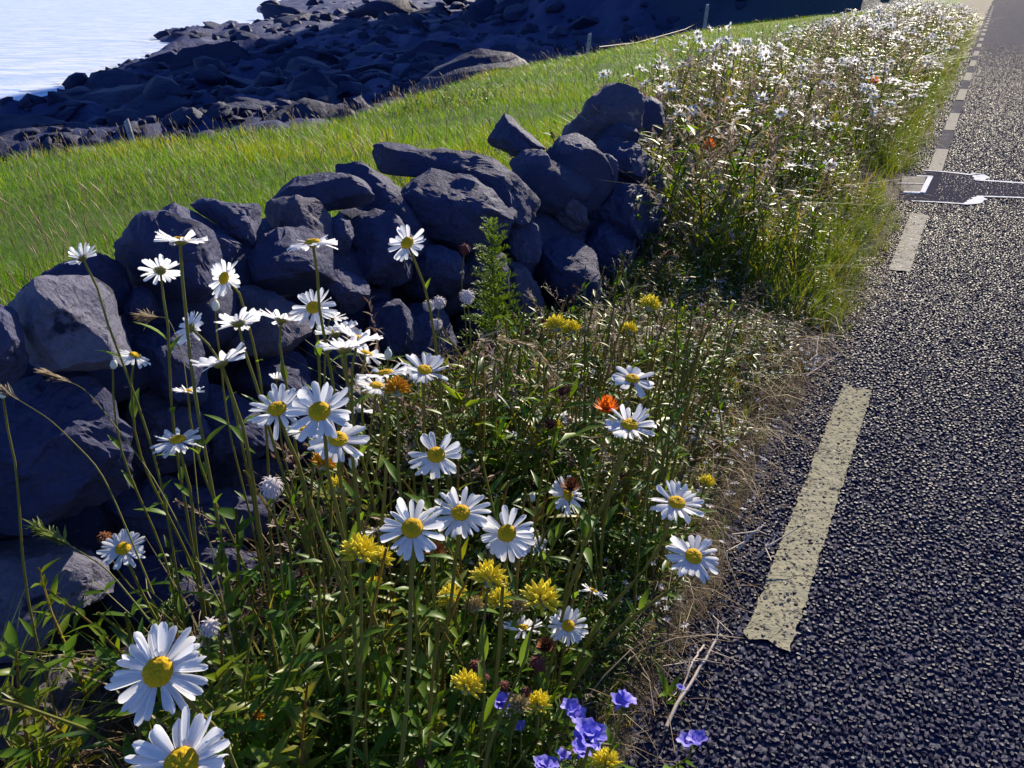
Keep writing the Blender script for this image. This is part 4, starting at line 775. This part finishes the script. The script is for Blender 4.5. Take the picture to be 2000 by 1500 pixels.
# seed heads
pts = [(*blob((.75, .75, .75), 33, 0, .05, 9, 12), 0)]
for i in range(60):
    th = math.acos(1-2*(i+.5)/60); pts.append((*xf(leaf(.55, .3, .4, .5, 3, .6), rotm('Z', i*2.4)@rotm('Y', -(math.pi/2-th)+.5), 1, .7*np.array([math.sin(th)*math.cos(i*2.4), math.sin(th)*math.sin(i*2.4), math.cos(th)])), 0))
vs_, ts_, ms_ = cat(pts); SEED = {k: mesh('seed_ball', vs_, ts_, [M[k]]) for k in ('maroon', 'rust', 'fluff')}
for px, py, d, lab, mk in ((1050, 1296, 34, 'large round maroon seed head above the blue flowers', 'maroon'), (928, 1300, 26, 'maroon seed head above a low yellow vetch', 'maroon'), (985, 1340, 22, 'maroon seed head just above a blue flower', 'maroon'), (948, 1324, 18, 'small maroon seed head right of a low vetch', 'maroon'), (1028, 1351, 20, 'small maroon seed head between two vetch heads', 'maroon'), (205, 1051, 28, 'brown seed head touching the left daisy by the wall', 'rust'), (822, 1490, 18, 'maroon seed head at the bottom edge', 'maroon'), (530, 950, 44, 'withered greyish clover head left of centre', 'fluff'), (410, 1224, 38, 'withered greyish clover head above the very large daisy', 'fluff'), (908, 486, 22, 'faded pinkish seed head before the dark wall', 'maroon'), (858, 590, 26, 'fluffy grey seed head top of a loose bunch by the wall', 'fluff'), (838, 596, 24, 'fluffy grey seed head left in a loose bunch by the wall', 'fluff'), (852, 632, 24, 'fluffy grey seed head lowest in a loose bunch by the wall', 'fluff'), (912, 578, 30, 'fluffy grey seed head right beside the feathery green plant', 'fluff')):
    P, D = head_pos(px, py, d, .028, 1.12); n = camn(random.uniform(-.3, .3), .9, .2); root = root_of(P); o = thing('seed_head', root, lab, 'seed head', 'round seed heads'); stem(o, root, P, n, .0013); child('seed_ball', SEED[mk], o, Matrix.Translation(Vector(P)) @ frame(n) @ Matrix.Scale(D*.5, 4))
# blue bugloss
nu, nv = 8, 25; u = np.linspace(0, 1, nu)[:, None]; ph = (np.arange(nv)*2*math.pi/nv)[None]; lob = 1+.16*np.cos(5*ph)*u**3; rr = (.10+.16*u+.42*u**3)*lob; zz = u*(1-.18*u**3)+.05*np.cos(10*ph)*u**3+.12*np.cos(ph)*u
BLO = mesh('blossom', np.stack([rr*np.cos(ph), rr*np.sin(ph), zz], -1).reshape(-1, 3), gridq(nu, nv, True), [M['blue']])
for px, py, d, k, lab in ((978, 1362, 40, 2, 'blue flower under a maroon seed head'), (1118, 1382, 40, 2, 'upright blue flower left of the green round leaf'), (1220, 1372, 44, 2, 'blue flower above the round yellow green leaf'), (1158, 1432, 62, 4, 'largest cluster of blue flowers near the bottom'), (1136, 1462, 38, 2, 'blue flower below the largest blue cluster'), (1350, 1444, 42, 2, 'blue flower alone on the road edge'), (1062, 1490, 42, 3, 'blue flower cluster cut by the bottom edge'), (1096, 1478, 30, 1, 'small single blue flower near the bottom edge'), (1018, 1420, 26, 1, 'small blue flower below the paired vetch heads'), (1328, 1343, 16, 1, 'tiny blue flower by the pale dry twig')):
    P, D = head_pos(px, py, d, .032, .9, .22 if px < 1300 else .10); n = camn(random.uniform(-.2, .3), .9, .3); s, t_ = st(P); t0 = max(t_, .32); q = xy(s+.05, t0); root = np.array([*q, float(ground_z(s, t0))-.01]); P = np.array(P)
    o = thing('blue_bugloss', root, lab, 'blue flower', 'blue bugloss flowers'); C = stem(o, root, P-n*D*.4, n, .002); stem_leaves(o, C, 6, .05); Fm = Matrix.Translation(Vector(P-n*D*.4)) @ frame(n)
    for i in range(k): child('blossom', BLO, o, Fm @ Matrix.Translation((random.uniform(-.3, .3)*D*(k > 1), random.uniform(-.25, .25)*D*(k > 1), 0)) @ Matrix.Rotation(random.uniform(0, 6.28), 4, 'Z') @ Matrix.Rotation(random.uniform(.1, .6), 4, 'Y') @ Matrix.Scale(D*.85/(1+.12*k), 4))
    for i in range(6): child('bract', LEAFM[1], o, Fm @ Matrix.Rotation(i*1.05, 4, 'Z') @ Matrix.Rotation(-random.uniform(.3, 1), 4, 'Y') @ Matrix.Diagonal((D*.7, D*.4, D*.5, 1)))
# feathery green plant
def frond(seed):
    R = np.random.default_rng(seed); P = bez((0, 0, 0), (.4, 0, .12), (.75, 0, .1), (1, 0, -.05), 8); pts = [(*tube(P, np.linspace(.02, .006, 8), 3), 0)]
    for i in range(1, 8):
        for sg in (-1, 1):
            L = .42*(1.1-.1*i)*R.uniform(.7, 1.1); a = sg*R.uniform(.6, 1.0); e = P[i]+np.array([math.cos(a), math.sin(a), .25])*L; pts.append((*tube([P[i], e], [.012, .005], 3), 0))
            for k in range(4): pts.append((*xf(leaf(.16, .05, .2, .4, 3), rotm('Z', a+R.uniform(-1.1, 1.1))@rotm('Y', -R.uniform(-.2, .9)), 1, P[i]+(e-P[i])*(.4+.2*k)), 0))
    return cat(pts)
FR = [mesh('frond', *frond(i)[:2], [M['leaf']]) for i in range(4)]
for px, py, zc, hgt, lab in ((962, 445, 2.62, .5, 'tall feathery green weed standing against the wall'),):
    P = at(px, py, zc); s, t_ = st(P); q = xy(s, min(t_, 1.2)); root = np.array([P[0], P[1], float(ground_z(*st(P)))]); o = thing('feathery_weed', root, lab, 'weed'); C = stem(o, root, P, (0, 0, 1), .005)
    for i in range(58):
        k = .25+.75*(i/57.); p = C[0]+(P-C[0])*k; L = (.09*(1.15-k)+.032); child('frond', random.choice(FR), o, Matrix.Translation(Vector(p)) @ Matrix.Rotation(i*2.4, 4, 'Z') @ Matrix.Rotation(-random.uniform(.3, .9), 4, 'Y') @ Matrix.Scale(L, 4))
# arching grass plumes
def plume(pts, lab, mk, w=1.0, start=.55):
    C = crom(np.array(pts), 4)[:0] if False else None; P = np.array(pts); u = np.linspace(0, len(P)-1, 22); C = np.stack([np.interp(u, range(len(P)), P[:, k]) for k in range(3)], 1)
    for _ in range(3): C[1:-1] = (C[:-2]+2*C[1:-1]+C[2:])/4
    o = thing('grass_plume', C[0], lab, 'grass'); v, t_ = tube(C-C[0], np.linspace(.0012, .0005, 22), 5); put('stem', mesh('stem', v, t_, [M['stem']]), (0, 0, 0), o); pr = []
    for i in range(90):
        k = start+(1-start)*random.random(); j = k*21; i0 = min(int(j), 20); p = C[i0]+(C[i0+1]-C[i0])*(j-i0); d = C[i0+1]-C[i0]; d = d/np.linalg.norm(d)+np.array([random.gauss(0, .5), random.gauss(0, .5), random.gauss(-.05, .4)])*w; dv = Vector(d).normalized()
        Rm = np.array(dv.to_track_quat('X', 'Z').to_matrix()); pr.append((*xf(leaf(.016*random.uniform(.7, 1.5)*(1+.5*w), .004, .1, .6, 3), Rm, 1, p-C[0]), 0))
    v, t_, m_ = cat(pr); put('panicle', mesh('panicle', v, t_, [M[mk]], rnd=np.random.default_rng(3).uniform(.4, 1, len(v))), (0, 0, 0), o)
def gp(px, py, zc): return at(px, py, zc)
plume([gp(760, 790, 1.7), gp(860, 690, 1.72), (gp(960, 662, 1.75)), gp(1040, 672, 1.78), gp(1090, 740, 1.8)], 'long arching grass plume across the verge below the feathery weed', 'dry', .6)
plume([gp(1185, 800, 2.3), gp(1192, 700, 2.35), gp(1198, 600, 2.4)], 'upright pinkish grass plume at the wall foot near the right end', 'mauve', 1.6, .3)
plume([gp(430, 1180, 1.15), gp(300, 930, 1.2), gp(170, 760, 1.25), gp(100, 732, 1.25)], 'thin arching grass stalk across the dark lower left boulder', 'dry', .4, .8)
plume([gp(300, 1160, 1.0), gp(200, 920, 1.0), gp(100, 820, 1.02), gp(10, 765, 1.03)], 'thin bare grass stalk bending to the left picture edge', 'dry', .3, .9)
plume([gp(330, 1260, .95), gp(210, 1110, .97), gp(120, 1055, .98), gp(75, 1030, 1.0)], 'pale green grass ear bending left over the lower lit stone', 'vgrass', .5, .6)
plume([gp(390, 1010, 1.5), gp(360, 700, 1.6), gp(330, 620, 1.62), gp(285, 618, 1.62)], 'curled dry grass head beside the lichened boulder', 'dry', .8, .8)
# dry twigs on the road edge
def twig(pts, lab, r=.004):
    P = np.array([onz(a, b, z) for a, b, z in pts]); u = np.linspace(0, len(P)-1, 16); C = np.stack([np.interp(u, range(len(P)), P[:, k]) for k in range(3)], 1)
    for _ in range(2): C[1:-1] = (C[:-2]+2*C[1:-1]+C[2:])/4
    C += rng.normal(0, .0015, C.shape); o = thing('dry_twig', C[0], lab, 'twig'); pr = [(*tube(C-C[0], np.linspace(r, r*.45, 16), 6), 0)]
    put('main_stem', mesh('main_stem', pr[0][0], pr[0][1], [M['straw']]), (0, 0, 0), o)
    for i in range(5):
        j = random.randint(3, 14); e = C[j]-C[0]; d = np.array([random.gauss(0, .03), random.gauss(0, .03), random.uniform(.0, .02)]); v, t_ = tube([e, e+d*.6, e+d*1.5], [r*.5, r*.35, r*.2], 5); put('side_shoot', mesh('side_shoot', v, t_, [M['straw']]), (0, 0, 0), o)
twig([(1300, 1420, .02), (1345, 1340, .03), (1385, 1280, .03), (1405, 1225, .04), (1392, 1195, .05)], 'long pale curved twig lying on the road edge near the bottom')
twig([(1375, 1260, .02), (1348, 1300, .04), (1318, 1390, .02)], 'thin pale twig beside the long curved one', .0028)
twig([(1440, 1072, .04), (1462, 1050, .05), (1488, 1026, .06)], 'short thick pale twig near the lower roadside daisy', .005)
twig([(1482, 1085, .03), (1500, 1066, .05), (1510, 1062, .05)], 'short bent pale twig touching the yellow dash', .0045)
twig([(1588, 722, .02), (1594, 690, .05), (1600, 652, .08)], 'upright pale twig at the road edge beyond the dash', .0045)
twig([(1575, 735, .02), (1640, 690, .02)], 'fine straight twig lying on the road edge beyond the dash', .003)

# fence posts and wire at the field edge
def post(px, py, zc, h, w, lab, lean=0):
    P = at(px, py, zc); o = thing('fence_post', P-[0, 0, h], lab, 'fence post', 'field fence posts'); nz = 7; V = []
    for k in range(nz+1):
        z = h*k/nz; 
        for a in range(8): r = w*(1+.06*random.uniform(-1, 1))*(.82 if k == nz else 1); V.append((r*math.cos(a*.785+.3)+lean*(z-h), r*math.sin(a*.785+.3), z+(.03*math.cos(a*.785) if k == nz else 0)))
    T = [tuple(q) for q in gridq(nz+1, 8, True)]; me = bpy.data.meshes.new('shaft'); me.from_pydata(V, [], T+[tuple(range(nz*8, nz*8+8))]); me.materials.append(M['wood']); put('shaft', me, (0, 0, 0), o)
    for k in (.5, .8):
        v, t_ = tube([(0+lean*(k*h-h)-w*1.1, -w*.2, h*k), (lean*(k*h-h), -w*1.12, h*k), (lean*(k*h-h)+w*1.1, -w*.2, h*k)], w*.12, 5); put('staple', mesh('staple', v, t_, [M['wire']]), (0, 0, 0), o)
post(246, 234, 15.6, 1.1, .055, 'weathered fence post leaning at the left field edge above the shore', -.12)
post(1152, 66, 29.5, 1.1, .07, 'grey fence post in the middle of the field edge', .08)
post(1382, 9, 46, 1.3, .10, 'grey fence post farthest right against the dark hillside', .05)
A, B, Cc = at(1170, 92, 30), at(1300, 68, 39), at(1372, 40, 45.5); v, t_ = tube(np.array([A, (A+B)/2-[0, 0, .1], B, (B+Cc)/2-[0, 0, .1], Cc])-A, .022, 5); tag(put('fence_wire', mesh('fence_wire', v, t_, [M['wire']]), A), 'slack rusty wire running to the farthest fence post', 'wire')

# ------------------------------------------------------------------ far daisies on the bank
def far_daisy(seed):
    R = np.random.default_rng(seed); pts = []; nn = Vector((R.normal(0, .35), R.normal(0, .35)-.25, 1)).normalized(); Rm = np.array(nn.to_track_quat('Z', 'Y').to_matrix()); top = np.array([R.normal(0, .08), R.normal(0, .08), 1.0])
    for i in range(13): pts.append((*xf(xf(leaf(.085, .042, R.uniform(-.3, .3), .1, 3, .45), rotm('Z', i*.483)@rotm('Y', -R.uniform(-.1, .5)), 1, (0, 0, 0)), Rm, 1, top), 0))
    v, t_ = blob((.03, .03, .018), seed, 0, .02, 4, 6); pts.append((*xf((v, t_), Rm, 1, top+np.array(nn)*.008), 1)); pts.append((*tube(bez((0, 0, 0), (0, 0, .5), top*[1, 1, .8], top, 5), [.006, .005, .005, .004, .004], 3), 2)); return cat(pts)
FD = [far_daisy(i) for i in range(9)]; FM = [mesh('daisy', *f[:2], [M['petal'], M['disc'], M['stem']], f[2]) for f in FD]
pp = []
for px, py in ((1228, 210), (1278, 183), (1241, 140), (1290, 128), (1352, 180), (1424, 190), (1437, 207), (1460, 118), (1480, 155), (1528, 220), (1600, 215), (1615, 243), (1560, 325), (1545, 330), (1605, 428), (1430, 260), (1460, 310), (1505, 245), (1583, 170), (1696, 215), (1620, 320), (1340, 210), (1470, 195), (1390, 195), (1655, 125), (1570, 245)):
    pp.append(at(px, py, np.interp(py, [100, 180, 260, 430], [8.5, 5.6, 4.7, 4.2])))
P, s, t_, c = scat(1250, 4.6, 42, .5, 4.4, dens=lambda s, t: cover2(s, t)*sstep(-.2, .5, n2(s, t, .5, 2, 9)+.25+.04*(s-8))*np.where(t > 3.2, .4, 1), near=9)
P[:, 2] += hv2(s, t_)*rng.uniform(.95, 1.25, len(P))+.05; allp = np.concatenate([np.array(pp), P]); a, b, c = proj(allp)
vis = (a > 0) & (a < 2000) & (b > 0); nl = len(pp); c[:nl] -= 50; allp = allp[vis]; c = c[vis]; order = np.argsort(c, kind='stable'); allp = allp[order]
PL = {0: 'small daisy on a bent stalk in front of the tallest end stone', 1: 'white daisy touching the top of the last stone at the wall end', 2: 'lone white daisy above the grass left of the daisy bank', 3: 'white daisy at the far left edge of the daisy bank', 14: 'lowest white daisy of the bank, nearest the second road dash', 19: 'white daisy of the bank nearest the far orange flower'}
def plabel(q):
    for i, l in PL.items():
        if np.abs(np.array(pp[i])-q).max() < 1e-6: return l
    return 'white daisy among the crowd of daisies on the bank past the wall'
def base_of(q): s, t_ = st(q); return float(ground_z(s, t_))
for q in allp[:296]:
    g0 = base_of(q); h = max(q[2]-g0, .3); o = put('daisy', random.choice(FM), (q[0], q[1], g0)); o.scale = (.52*random.uniform(.8, 1.15),)*2+(h,); o.rotation_euler = (0, 0, random.uniform(0, 6.28))
    o.scale = (.60*random.uniform(.7, 1.15), .60*random.uniform(.7, 1.15), h); tag(o, plabel(q), 'daisy', 'daisies massed on the bank past the wall')
rest = allp[296:]
if len(rest):
    g0 = np.array([base_of(q) for q in rest]); hh_ = rest[:, 2]-g0; Pq = rest.copy(); Pq[:, 2] -= .6; stamp('distant_daisies', FD, Pq, np.full(len(rest), .6), [M['petal'], M['disc'], M['stem']], widen=1.25)
